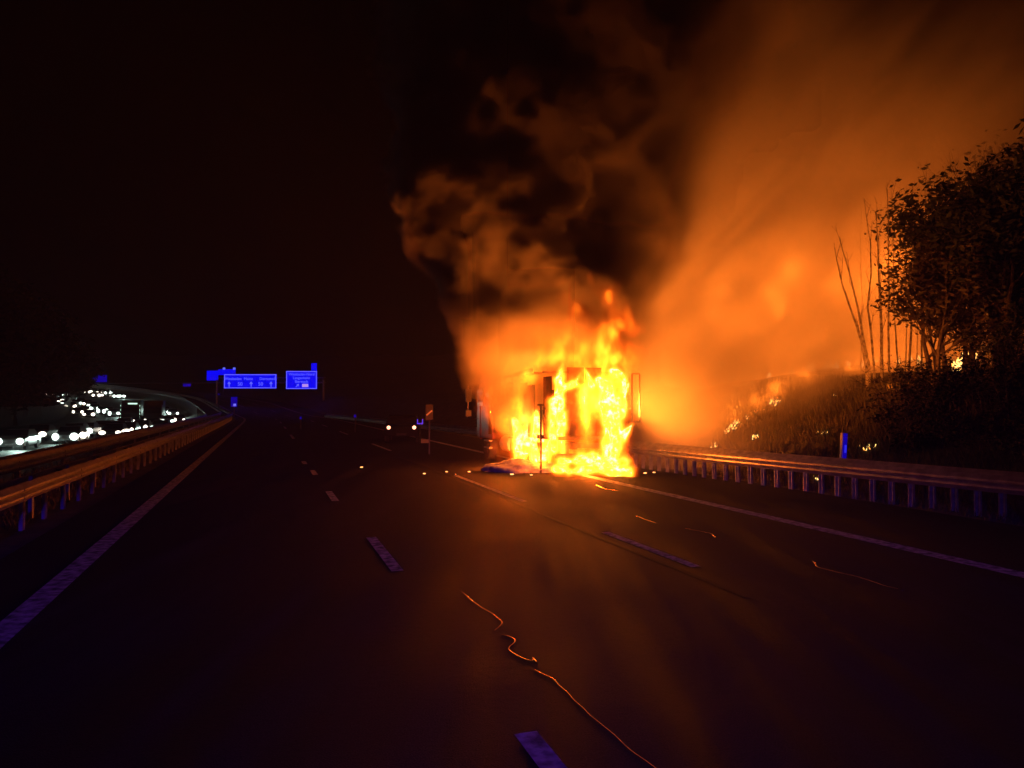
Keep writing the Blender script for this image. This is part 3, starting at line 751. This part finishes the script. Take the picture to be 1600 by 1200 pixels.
# ------------------------------------------------------------------ sign gantries
def text_obj(s, size, m, parent, loc, name='lettering', ext=.01, align='CENTER'):
    cu = bpy.data.curves.new(name, 'FONT'); cu.body = s; cu.size = size; cu.extrude = ext; cu.resolution_u = 3; cu.align_x = align; cu.align_y = 'CENTER'
    t = bpy.data.objects.new(name, cu); C.objects.link(t); t.parent = parent; t.location = loc; t.rotation_euler = (R(90), 0, 0)
    cu.materials.append(m)
    fm = bpy.data.meshes.new_from_object(t.evaluated_get(bpy.context.evaluated_depsgraph_get())); mo = bpy.data.objects.new(name, fm); C.objects.link(mo)
    mo.parent = parent; mo.location = loc; mo.rotation_euler = (R(90), 0, 0); mo['kind'] = 'stuff'; bpy.data.objects.remove(t)
    if not fm.materials: fm.materials.append(m)
    return mo
def arrow(parent, c, h, ang, m, name='arrow'):
    mb = MB(); k = Matrix.Rotation(ang, 3, 'Y'); w = h * .35
    vs = [(-.08 * h, 0, -.5 * h), (.08 * h, 0, -.5 * h), (.08 * h, 0, .05 * h), (w, 0, .05 * h), (0, 0, .5 * h), (-w, 0, .05 * h), (-.08 * h, 0, .05 * h)]
    fr_ = [k @ Vector(v) + Vector(c) for v in vs]; bk = [v + Vector((0, .02, 0)) for v in fr_]
    mb.add(fr_ + bk, [tuple(range(7)), tuple(range(13, 6, -1))] + [(i, (i + 1) % 7, (i + 1) % 7 + 7, i + 7) for i in range(7)]); mb.build(name, m, parent)
def panel(gan, px0, py0, px1, py1, depth, m, border=True):
    c = P((px0 + px1) / 2, (py0 + py1) / 2, depth); k = depth / 1200; w, h = (px1 - px0) * k, (py1 - py0) * k
    s = MB().box((0, 0, 0), (w, .12, h)).build('sign_panel', m, gan); s.location = c - gan.location
    if border:
        t = k * 1.0
        for cx_, cz_, bw, bh in ((0, h / 2 - t, w - .02, t), (0, -h / 2 + t, w - .02, t), (-w / 2 + t, 0, t, h - 2 * t - .1), (w / 2 - t, 0, t, h - 2 * t - .1)):
            MB().box((cx_, -.075, cz_), (bw, .02, bh)).build('border', M['signframe'], s)
    return s, w, h, k
GD = 150
base = P(500, 600, GD); base = Vector((base.x, base.y, rise(inv(base)[0])))
gan = empty('sign_gantry', base); tag(gan, 'glow-painted blue motorway gantry with a wide panel and an exit panel over the road', 'sign gantry', 'sign gantries')
def beam_px(gan, pts, depth, r=.12, m=M['steel'], name='beam'):
    q = [P(x, y, depth) - gan.location + Vector((0, .3, 0)) for x, y in pts]
    MB().tube(q, r, 6).build(name, m, gan)
beam_px(gan, [(340, 590), (508, 590)], GD); beam_px(gan, [(340, 598), (508, 598)], GD)
for x in range(345, 505, 8): beam_px(gan, [(x, 590), (x + 4, 598), (x + 8, 590)], GD, .05, M['steel'], 'brace')
q = P(505, 598, GD); mb = MB().tube([Vector((q.x, q.y + .3, 0)) - Vector((gan.location.x, gan.location.y, gan.location.z)) + Vector((0, 0, base.z - 1)), q - gan.location + Vector((0, .3, .6))], .2, 8); mb.build('post', M['steel'], gan)
q = P(338, 598, GD); mb = MB().tube([Vector((q.x, q.y + .3, base.z - 1)) - gan.location, q - gan.location + Vector((0, .3, .6))], .2, 8); mb.build('post', M['steel'], gan)
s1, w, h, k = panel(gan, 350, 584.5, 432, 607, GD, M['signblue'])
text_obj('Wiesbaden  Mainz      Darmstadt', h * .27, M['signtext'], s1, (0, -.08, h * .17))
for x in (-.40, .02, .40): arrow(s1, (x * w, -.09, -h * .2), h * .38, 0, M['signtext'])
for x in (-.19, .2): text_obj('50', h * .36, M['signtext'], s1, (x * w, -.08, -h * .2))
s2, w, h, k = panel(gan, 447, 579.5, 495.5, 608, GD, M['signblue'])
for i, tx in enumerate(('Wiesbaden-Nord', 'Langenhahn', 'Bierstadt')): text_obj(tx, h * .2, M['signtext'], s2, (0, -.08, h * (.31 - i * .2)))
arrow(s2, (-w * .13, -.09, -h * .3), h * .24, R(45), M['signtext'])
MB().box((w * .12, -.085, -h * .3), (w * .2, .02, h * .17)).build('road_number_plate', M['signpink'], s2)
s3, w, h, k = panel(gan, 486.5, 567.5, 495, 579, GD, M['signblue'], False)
# the next gantry, beyond
GE = 205
base2 = P(330, 598, GE); base2 = Vector((base2.x, base2.y, rise(inv(base2)[0])))
gan2 = empty('sign_gantry', base2); tag(gan2, 'farther unlit looking gantry reaching over both carriageways with small blue panels', 'sign gantry', 'sign gantries')
for y0_, y1_ in ((601, 598),): beam_px(gan2, [(70, 606), (150, 599), (348, 598)], GE, .1)
for px in (348, 130):
    q = P(px, 598, GE); MB().tube([Vector((q.x, q.y + .3, base2.z - 4)) - base2, q - base2 + Vector((0, .3, .5))], .2, 8).build('post', M['steel'], gan2)
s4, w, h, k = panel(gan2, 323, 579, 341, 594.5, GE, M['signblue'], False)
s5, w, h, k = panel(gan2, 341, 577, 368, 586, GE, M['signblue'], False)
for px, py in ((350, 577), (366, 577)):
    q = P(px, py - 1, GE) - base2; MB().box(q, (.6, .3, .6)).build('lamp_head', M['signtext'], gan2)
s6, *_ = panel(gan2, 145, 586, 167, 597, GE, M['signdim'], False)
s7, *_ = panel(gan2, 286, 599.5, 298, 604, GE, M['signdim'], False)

# ------------------------------------------------------------------ vehicles
def make_car(label, body_m, head_m, facing=True):
    o = empty('parked_car'); 
    tag(o, label, 'car')
    # local: y forward (towards its own front), 4.4 long, 1.78 wide
    w, l = .89, 2.2
    prof = [(-l, .35), (-l, .85), (-1.75, .98), (-1.2, 1.42), (.25, 1.44), (1.0, .98), (l - .15, .80), (l, .55), (l, .3)]
    mb = MB(); vs = []
    for sx in (-1, 1):
        for y, z in prof:
            nar = .80 if z > 1.2 else (1 if z < .9 else .95); vs.append((sx * w * nar, y, z))
    nprof = len(prof)
    mb.add(vs, [tuple(range(nprof - 1, -1, -1)), tuple(range(nprof, 2 * nprof))] + [(i, (i + 1) % nprof, (i + 1) % nprof + nprof, i + nprof) for i in range(nprof)])
    mb.build('body', body_m, o, bevel=.05)
    MB().add([(-.70, .27, 1.40), (.70, .27, 1.40), (.80, 1.0, 1.0), (-.80, 1.0, 1.0)], [(0, 1, 2, 3)]).build('windscreen', M['glass'], o, loc=(0, .02, .02))
    MB().add([(-.70, -1.18, 1.38), (.70, -1.18, 1.38), (.80, -1.74, .99), (-.80, -1.74, .99)], [(3, 2, 1, 0)]).build('rear_window', M['glass'], o, loc=(0, -.03, .02))
    wm = None
    for x in (-.8, .8):
        for y in (-1.35, 1.35):
            wv = MB().cyl((0, 0, 0), (1, 0, 0), .32, .2, 18).build('wheel', M['rubber'], o, loc=(x, y, .32)) if wm is None else None
            if wm is None: wm = wv
            else:
                c = wm.copy(); C.objects.link(c); c.location = (x, y, .32)
    for x in (-.65, .65):
        if facing:
            hb_ = bmesh.new(); bmesh.ops.create_uvsphere(hb_, u_segments=12, v_segments=8, radius=.2)
            hme = bpy.data.meshes.new('headlight'); hb_.to_mesh(hme); hb_.free(); hme.materials.append(head_m); hme.shade_smooth()
            ho = bpy.data.objects.new('headlight', hme); C.objects.link(ho); ho.parent = o; ho.location = (x, l - .02, .66); ho.scale = (1, .6, .9)
        else: MB().cyl((x, -l - .01, .80), (0, 1, 0), .095, .05, 14).build('tail_light', head_m, o)
    MB().box((0, (l + .01) if facing else (-l - .02), .45), (.5, .02, .11)).build('number_plate', M['white'] if facing else M['black'], o)
    return o
cool = make_car('x', M['silver'], M['head_cool']); warm = make_car('x', M['black'], M['head_warm'])
cars = [  # headlight centre in the photograph, which kind, label
 (14, 690, 0, 'car with dazzling headlamps nearest the left frame edge'), (101, 682.5, 0, 'car with greenish white headlamps, second in the jam from the left edge'),
 (172, 676, 1, 'dark car with warm headlamps just above the orange median rail'), (194, 673, 1, 'dark car with warm headlamps right behind the median rail car'),
 (217, 668, 1, 'dark car with warm lamps below the lorry'), (236, 664, 1, 'warm lit car between lorry and right end of the jam'),
 (262, 658, 0, 'car at the right end of the jam closest to the rails'), (248, 668, 0, 'silver car with headlamps partly behind the rail'),
 (258, 642, 0, 'silver car in the upper row at the right end'), (271, 646, 0, 'silver car beside the rail streaks'), (280, 656, 1, 'dark car last in the right cluster'),
 (238, 635, 0, 'silver car under the long pale rail streak'), (246, 633, 0, 'silver car highest in the right cluster'),
 (134, 609, 1, 'far car at the left of the top row of lights'), (141, 610, 1, 'far car second in the top row'), (149, 610, 0, 'far car third in the top row'),
 (157, 608, 0, 'far car highest in the top row'), (162, 612, 0, 'far silver car just under the dim blue sign'), (169, 614, 0, 'far silver car in the middle of the top row'),
 (176, 613, 0, 'far silver car right of the middle of the top row'), (185, 613, 1, 'far car near the right end of the top row'), (193, 613, 1, 'far car at the right end of the top row'),
 (183, 619, 0, 'far car below the end of the top row'), (189, 619, 0, 'far car lowest below the top row'),
 (120, 630, 0, 'car at the left end of the middle row of lights'), (127, 628, 0, 'car second in the middle row'), (137, 631, 1, 'dark car in the middle row'),
 (145, 634, 0, 'car right of the dark car in the middle row'), (148, 638, 0, 'car low in the middle row'), (160, 642, 0, 'car on the descending part of the middle row'),
 (169, 643, 0, 'car beside the lorry on its left'), (178, 646, 0, 'car touching the lorry on its left'),
 (79, 608, 1, 'very far car at the left end of the slip road'), (86, 608, 0, 'very far car second on the slip road'), (98, 608, 0, 'very far car third on the slip road'), (101, 616, 0, 'very far car lowest on the slip road')]
cars = [c_ + (0,) for c_ in cars] + [(a, b_, 1 - k_, 'lamp-lit neighbour of the ' + l_.replace('car ', 'car, ', 1) if False else 'neighbour of the ' + l_, 3.7) for a, b_, k_, l_ in cars[1:]]
for i, (px, py, kd, lb, dt) in enumerate(cars):
    src = warm if kd else cool
    c = copy_tree(src); far_ = 1.3 if i < 2 else (1.2 if i < 13 or dt and py > 632 else 1.6)
    for ch in c.children:
        if ch.name.startswith('headlight'): ch.scale = [q_ * far_ * rnd.uniform(.75, 1.3) for q_ in ch.scale]
    s, t = locate(px, py, .66); s += dt * rnd.uniform(-1.2, 1.8); p = Q(s, t - dt, OPP)
    p = p; h = heading(s)
    c.location = p + Vector((math.sin(h), -math.cos(h), 0)) * -2.2; c.rotation_euler = (0, 0, h + math.pi)
    c['label'] = lb; c['group'] = 'cars queuing with headlamps on beyond the median'
    if dt == 0:
        lp = lamp('headlight_beam', (rnd.choice((-.65, .65)), 2.35, .7), (1400 if i < 2 else 650) if not kd else 520, (.7, 1, .88) if not kd else (1, .86, .66), .08, c)
        lp.data.type = 'SPOT'; lp.data.spot_size = R(104); lp.data.spot_blend = .5; lp.rotation_euler = (R(90 - 42), 0, 0)
for src in (cool, warm):
    for ch in list(src.children): bpy.data.objects.remove(ch)
    bpy.data.objects.remove(src)
# lorry in the jam
s, t = locate(204, 664, .1); lor = empty('lorry', Q(s, t, OPP), heading(s) + math.pi); tag(lor, 'dark lorry with a lit roof bar standing in the jam', 'lorry')
MB().box((0, -4.5, 2.2), (2.5, 7, 2.9)).build('box_body', M['black'], lor); MB().box((0, .1, 1.75), (2.4, 1.9, 2.5)).build('cab', M['black'], lor, bevel=.06)
MB().box((0, 1.07, 2.2), (2.1, .03, .8)).build('windscreen', M['glass'], lor); MB().box((-.3, 1.0, 3.2), (1.2, .1, .18)).build('roof_light', M['small_light'], lor)
for x in (-1, 1):
    MB().box((x, 1.1, .9), (.25, .06, .16)).build('headlight', M['head_warm'], lor)
    MB().cyl((x * 1.0, .3, .45), (1, 0, 0), .48, .25, 18).build('wheel', M['rubber'], lor); MB().cyl((x * 1.0, -6, .45), (1, 0, 0), .48, .25, 18).build('wheel', M['rubber'], lor)
    for z in (1.2, 1.7, 2.3, 2.9): MB().box((x * 1.24, 1.06, z), (.05, .05, .2)).build('marker_lamp', M['small_light'], lor)
for px, py, lb in ((236, 664, 'dark box lorry right of the lit lorry'),):
    s, t = locate(px, py + 2, .1); l2 = copy_tree(lor); l2.location = Q(s + 6, t, OPP); l2.rotation_euler.z = heading(s) + math.pi; l2['label'] = lb
    for ch in list(l2.children):
        if ch.name.startswith(('marker_lamp', 'roof_light')): bpy.data.objects.remove(ch)
# car ahead on our side with tail lamps on
tc_ = make_car('dark car stopped ahead in the dark with both tail lamps lit', mat('black_paint', (.008, .008, .01), .6, spec=.1), M['tail'], False); tc_.name = 'stopped_car'
p = G(622, 690); sD = 40
c0 = P(621, 668, 39.5); tc_.location = (c0.x, c0.y + 2.2, 0); tc_.rotation_euler.z = TH * .3
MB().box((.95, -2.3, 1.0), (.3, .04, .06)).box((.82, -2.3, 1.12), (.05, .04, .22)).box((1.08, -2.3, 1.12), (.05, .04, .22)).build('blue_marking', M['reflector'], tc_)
MB().box((1.2, -2.3, .05), (.4, .05, .3)).build('plate_light', mat('dim_plate', (.3, .28, .15), .5), tc_)

# ------------------------------------------------------------------ trees and bushes
def grow(mb, leaves, p, d, r, ln, depth, maxd, spread, up, leafp, segs=4):
    pts = [p.copy()]; rad = [r]; q = p.copy(); dd = d.copy()
    for i in range(segs):
        dd = (dd + Vector((rnd.gauss(0, .09), rnd.gauss(0, .09), up * .05 + rnd.gauss(0, .05)))).normalized()
        q = q + dd * ln / segs; pts.append(q.copy()); rad.append(r * (1 - .5 * (i + 1) / segs) if depth < maxd else r * (1 - .85 * (i + 1) / segs))
    mb.tube(pts, rad, 7 if depth == 0 else (5 if depth < 2 else 3), cap=False)
    if depth >= maxd:
        for i in range(1, len(pts)): leaves.append((pts[i], dd))
        return
    k = rnd.randint(3, 5)
    for j in range(k):
        i = rnd.randint(1 if depth else 2, segs); a = pts[i]; az = rnd.uniform(0, 6.283); ax = dd.orthogonal().normalized(); ax.rotate(Matrix.Rotation(az, 3, dd))
        nd = (dd * math.cos(spread) + ax * math.sin(spread) * rnd.uniform(.7, 1.2)).normalized()
        grow(mb, leaves, a, nd, rad[i] * .68, ln * rnd.uniform(.55, .8), depth + 1, maxd, spread, up, leafp, segs)
    grow(mb, leaves, pts[-1], dd, rad[-1], ln * .7, depth + 1, maxd, spread, up, leafp, segs)
def leafmesh(leaves, count, size, scatter):
    mb = MB(); V, Fc = [], []
    if not leaves: return mb
    for _ in range(count):
        p, d = rnd.choice(leaves); c = p + Vector((rnd.gauss(0, scatter), rnd.gauss(0, scatter), rnd.gauss(0, scatter)))
        a = Vector((rnd.gauss(0, 1), rnd.gauss(0, 1), rnd.gauss(0, .6))).normalized(); b_ = a.cross(Vector((rnd.gauss(0, 1), rnd.gauss(0, 1), rnd.gauss(0, 1)))).normalized()
        s = size * rnd.uniform(.6, 1.4); n = len(V)
        V += [c - a * s, c + b_ * s * .42, c + a * s, c - b_ * s * .42]; Fc.append((n, n + 1, n + 2, n + 3))
    mb.v = [tuple(v) for v in V]; mb.f = Fc; return mb
def tree(loc, h, label, cat='tree', name='tree', stems=1, lean=(0, 0), leafn=2500, lsize=.09, bark=None, maxd=3, spread=.6, up=1, r=.13, lm=None, scatter=.12, group=None, seed=None, fan=.12):
    if seed is not None: rnd.seed(seed)
    o = empty(name, loc); tag(o, label, cat, group)
    mb = MB(); lv = []
    for k in range(stems):
        d = Vector((lean[0] + (rnd.uniform(-fan, fan) if stems > 1 else 0), lean[1] + (rnd.uniform(-fan, fan) if stems > 1 else 0), 1)).normalized()
        grow(mb, lv, Vector((rnd.uniform(-.3, .3) * (stems > 1), rnd.uniform(-.3, .3) * (stems > 1), -.3)), d, r * rnd.uniform(.8, 1.1), h * .42, 0, maxd, spread, up, 1)
    tr = mb.build('trunk', bark or M['bark'], o)
    if leafn:
        cr = leafmesh(lv, leafn, lsize, scatter).build('crown', lm or M['leaf'], o); cr['kind'] = 'stuff'
    return o
def on_bank(px, py): return slope_point(px, py)
# large dark tree group at the right
tree(at_depth(1466, 24.5), 4.5, 'broad leaved tree with several stems standing out against the orange smoke', stems=3, leafn=3300, lsize=.10, r=.10, maxd=3, seed=11, fan=.22, spread=.62)
tree(at_depth(1508, 25.5), 5.2, 'dark leafy tree just right of the bright hidden fire', stems=2, leafn=3600, lsize=.10, r=.10, maxd=3, seed=12, fan=.2)
tree(at_depth(1585, 23), 6.6, 'tall dark leafy tree at the right frame edge', stems=2, leafn=9000, lsize=.12, r=.14, maxd=3, seed=13, lm=M['leafd'], scatter=.25)
tree(at_depth(1640, 24), 7.6, 'tallest dark tree half outside the right frame edge', stems=2, leafn=9000, lsize=.12, r=.15, maxd=3, seed=14, lm=M['leafd'], scatter=.25)
tree(at_depth(1570, 28), 7.2, 'dark tree behind the right hand leafy trees', stems=2, leafn=9000, lsize=.12, r=.15, maxd=3, seed=18, lm=M['leafd'], scatter=.3)
tree(at_depth(1630, 31), 9.0, 'dark tree farthest back at the right', stems=2, leafn=9000, lsize=.13, r=.15, maxd=3, seed=19, lm=M['leafd'], scatter=.3)
tree(at_depth(1495, 27), 7.6, 'tall bare twiggy tree above the leafy trees', stems=2, leafn=350, lsize=.05, r=.10, maxd=4, spread=.42, seed=15, fan=.08)
tree(at_depth(1465, 29), 6.2, 'bare tree behind the leafy crown, twigs against the smoke', stems=1, leafn=150, lsize=.05, r=.08, maxd=4, spread=.4, seed=16)
# slim birches in the smoke: traced stems
def birch(depth, pix, label, r=.05):
    pts = [P(x, y, depth + i * .05) for i, (x, y) in enumerate(pix)]
    g = at_depth(pix[0][0], depth); base = Vector((pts[0].x, pts[0].y, min(g.z - .2, pts[0].z - .05)))
    o = empty('birch_tree', base); tag(o, label, 'tree', 'bare birches standing in the smoke')
    sub = [base - base] + [p - base for p in pts]; mb = MB(); n = len(sub)
    # finer curve
    f = []
    for a, c in zip(sub, sub[1:]):
        k = max(2, int((c - a).length / .35))
        for i in range(k): f.append(a.lerp(c, i / k) + Vector((rnd.gauss(0, .006), rnd.gauss(0, .006), 0)))
    f.append(sub[-1]); mb.tube(f, [r * (1 - .8 * i / len(f)) for i in range(len(f))], 6)
    mb.build('trunk', M['birch'], o)
    tw = MB()
    for i in range(len(f) // 3, len(f) - 1):
        for _ in range(1):
            if i % 2: continue
            a = rnd.uniform(0, 6.28); d = Vector((math.cos(a) * .3, math.sin(a) * .3, rnd.uniform(.8, 1.4))).normalized(); ln = rnd.uniform(.35, .9)
            e = f[i] + d * ln; tw.tube([f[i], f[i].lerp(e, .5) + Vector((0, 0, .04)), e], [r * .22, r * .14, .004], 3, False)
            for _k in range(2):
                s_ = f[i].lerp(e, rnd.uniform(.3, .9)); a2 = rnd.uniform(0, 6.28); tw.tube([s_, s_ + Vector((math.cos(a2) * .2, math.sin(a2) * .2, .25))], [r * .1, .003], 3, False)
    t_ = tw.build('twigs', M['bark'], o); t_['kind'] = 'stuff'
birch(25.6, [(1354, 575), (1345, 530), (1330, 485), (1315, 440), (1307, 405), (1303, 380)], 'leftmost birch leaning left in the smoke')
birch(25.9, [(1358, 572), (1350, 535), (1340, 480), (1328, 430), (1317, 390), (1312, 370)], 'second birch leaning left beside the leftmost one')
birch(26.3, [(1366, 580), (1362, 530), (1356, 480), (1361, 430), (1360, 380), (1354, 340), (1350, 310)], 'crooked birch with a kink half way up', .045)
birch(26.2, [(1378, 590), (1377, 520), (1374, 440), (1372, 380), (1368, 330)], 'straight birch with the brightest trunk', .06)
birch(26.8, [(1390, 590), (1388, 520), (1389, 440), (1388, 370), (1387, 310), (1384, 290)], 'straight thin birch right of the brightest trunk', .045)
birch(27.4, [(1420, 590), (1424, 500), (1426, 420), (1427, 350), (1426, 290)], 'birch half hidden behind the leafy tree', .05)
birch(28.5, [(1404, 590), (1398, 500), (1396, 420), (1395, 330), (1392, 290)], 'faint distant birch between two brighter trunks', .035)
birch(29, [(1440, 590), (1440, 480), (1444, 380), (1446, 300), (1448, 250)], 'faint tall birch below the bare crown', .04)
for i, x in enumerate((1415, 1432, 1375, 1345)):
    birch(33 + i, [(x, 590), (x + 2, 470), (x - 1, 370), (x + 2, 290 + 12 * i)], ('very thin far birch third from the right', 'very thin far birch nearest the bare tree', 'very thin far birch behind the brightest trunk', 'very thin far birch behind the crooked one')[i], .03)
def bush(loc, h, w, label, seed, leafn=900, lm=None, bare=False):
    rnd.seed(seed); o = empty('bush', loc); tag(o, label, 'bush', 'bushes on the bank')
    mb = MB(); lv = []
    for k in range(16 if not bare else 26):
        a = rnd.uniform(0, 6.28); sp2 = rnd.uniform(.1, .9); d = Vector((math.cos(a) * sp2 * w / h, math.sin(a) * sp2 * w / h, 1)).normalized(); ln = h * rnd.uniform(.6, 1.1)
        pts = [Vector((math.cos(a) * .1, math.sin(a) * .1, -.1))]; q = pts[0]
        for i in range(4):
            d = (d + Vector((rnd.gauss(0, .12), rnd.gauss(0, .12), -.03))).normalized(); q = q + d * ln / 4; pts.append(q)
            if i > 0:
                for _ in range(2 if not bare else 4):
                    e = q + Vector((rnd.gauss(0, .3), rnd.gauss(0, .3), rnd.uniform(.05, .4))) * h * .35; mb.tube([q, e], [.008, .003], 3, False); lv.append((e, d))
            lv.append((q, d))
        mb.tube(pts, [.016, .013, .01, .007, .004], 4, False)
    s_ = mb.build('stems', M['bark'], o)
    if leafn: l = leafmesh(lv, leafn, .055, .08).build('leaves', lm or M['leaf'], o); l['kind'] = 'stuff'
BL_ = [(1405, 640, 1.3, 1.2, 'bare bush edge-lit by the fire at the left of the dark thicket', 1, 120), (1425, 622, 1.2, 1.1, 'spiky bush just left of the tree stems', 1, 200), (1392, 668, .9, 1.0, 'low bush above the marker post', 0, 500),
       (1450, 640, 1.1, 1.4, 'dark bush below the leafy tree', 0, 1100), (1490, 625, 1.2, 1.4, 'dark bush below the bright hidden fire', 0, 1200), (1535, 640, 1.4, 1.6, 'dark bush on the slope right of the tree stems', 0, 1400),
       (1580, 650, 1.5, 1.6, 'dark bush at the right frame edge, upper one', 0, 1400), (1475, 680, .9, 1.3, 'low dark bush half way down the slope', 0, 900), (1530, 700, .8, 1.3, 'low bush near the rail at the right', 0, 800),
       (1590, 705, .9, 1.3, 'low bush at the right frame edge above the rail', 0, 800), (1430, 700, .6, .9, 'small tuft-like bush close to the rail', 0, 500), (1560, 600, 2.0, 1.8, 'tall dark bush filling under the right trees', 0, 1800), (1602, 590, 2.0, 1.8, 'tall dark bush cut by the right frame edge', 0, 1800)]
for i, (px, py, h, w_, lb, bare, ln) in enumerate(BL_):
    bush(on_bank(px, py), h, w_, lb, 40 + i, ln, M['leafd'] if not bare else None, bool(bare))

# grass on the bank and the verges
rnd.seed(5); V = []; Fc = []
def blades(smin, smax, tmin, tmax, count, hh):
    for _ in range(count):
        s = smin + (smax - smin) * rnd.random() ** 1.2; t = rnd.uniform(tmin, tmax); z = gh(s, t)
        p = Q(s, t, z - .02); h = hh * rnd.uniform(.4, 1.3)
        for k in range(3):
            a = rnd.uniform(0, 6.28); l = Vector((math.cos(a), math.sin(a), 0)); w_ = l.orthogonal().normalized() * .012 if False else Vector((-l.y, l.x, 0)) * .012
            n = len(V); b0 = p + l * .04; V.extend([b0 - w_, b0 + w_, b0 + l * h * .45 + Vector((0, 0, h))]); Fc.append((n, n + 1, n + 2))
blades(6, 45, 13.2, 22, 26000, .32); blades(6, 60, 12.2, 13.4, 5000, .16)
mb = MB(); mb.v = [tuple(v) for v in V]; mb.f = Fc; tag(mb.build('bank_grass', M['grass']), 'dry grass covering the bank behind the right rail', 'grass', kind='stuff')
V = []; Fc = []
blades(4, 60, -7.0, -3.9, 6000, .14)
mb = MB(); mb.v = [tuple(v) for v in V]; mb.f = Fc; tag(mb.build('median_grass', M['grass']), 'short grass of the median between the steel rails', 'grass', kind='stuff')
# dark wood on the far left
proto = tree(Vector((0, 0, 0)), 9, 'x', stems=2, leafn=5000, lsize=.32, r=.16, maxd=3, seed=21, lm=M['leafd'], scatter=.6)
lbs = ['dark tree nearest the left frame edge beyond the jam', 'dark tree second from the left beyond the jam', 'dark tree third from the left beyond the jam', 'dark tree above the nearest headlamps', 'dark tree left of the slip road lights', 'dark tree above the very far cars',
       'dark tree behind the slip road', 'dark tree far behind the slip road', 'dark tree left of the dim blue sign', 'dark tree below the dim blue sign']
for i, (px, dep, sc) in enumerate(((-20, 95, 1.7), (12, 100, 1.8), (40, 105, 1.6), (25, 90, 1.2), (62, 115, 1.5), (85, 130, 1.3), (-45, 85, 1.8), (105, 150, 1.2), (125, 160, 1.1), (0, 120, 2.2))):
    o = proto if i == 0 else copy_tree(proto)
    p = P(px, 620, dep); s, t = inv(p); p.z = gh(s, t) + rise(s)
    o.location = p; o.rotation_euler.z = i * 1.3; o.scale = (sc,) * 3; o['label'] = lbs[i]; o['group'] = 'dark trees beyond the jammed carriageway'

# low mist over the jammed carriageway
mb = MB(); vs = []; k = 0
for s in range(12, 330, 6):
    for t, z in ((-8.3, OPP + .1), (-8.3, OPP + 2.6), (-27, OPP + 2.9), (-27, OPP + .1)): vs.append(Q(s, t, z))
    k += 1
mb.add(vs, [(4 * i + a, 4 * i + (a + 1) % 4, 4 * i + 4 + (a + 1) % 4, 4 * i + 4 + a) for i in range(k - 1) for a in range(4)] + [(3, 2, 1, 0), (4 * k - 4, 4 * k - 3, 4 * k - 2, 4 * k - 1)])
ms = mb.build('mist', M['asphalt']); ms.data.materials.clear()
mm = bpy.data.materials.new('road_mist'); mm.use_nodes = True; nt = mm.node_tree; nt.nodes.clear()
out = nt.nodes.new('ShaderNodeOutputMaterial'); pv = nt.nodes.new('ShaderNodeVolumePrincipled'); pv.inputs['Color'].default_value = (.9, .95, .92, 1); pv.inputs['Density'].default_value = .07
pv.inputs['Density Attribute'].default_value = ''
nt.links.new(pv.outputs[0], out.inputs['Volume']); ms.data.materials.append(mm); tag(ms, 'thin mist and exhaust over the jammed carriageway', 'mist', kind='stuff')

# ------------------------------------------------------------------ night haze
hb = MB().box((0, 190, 20), (560, 480, 50)); hz = hb.build('haze', M['asphalt']); hz.data.materials.clear()
hm = bpy.data.materials.new('night_haze'); hm.use_nodes = True; nt = hm.node_tree; nt.nodes.clear()
out = nt.nodes.new('ShaderNodeOutputMaterial'); pv = nt.nodes.new('ShaderNodeVolumePrincipled'); pv.inputs['Color'].default_value = (.9, .9, .9, 1); pv.inputs['Density'].default_value = .0007
pv.inputs['Density Attribute'].default_value = ''
nt.links.new(pv.outputs[0], out.inputs['Volume']); hz.data.materials.append(hm); hz['kind'] = 'stuff'
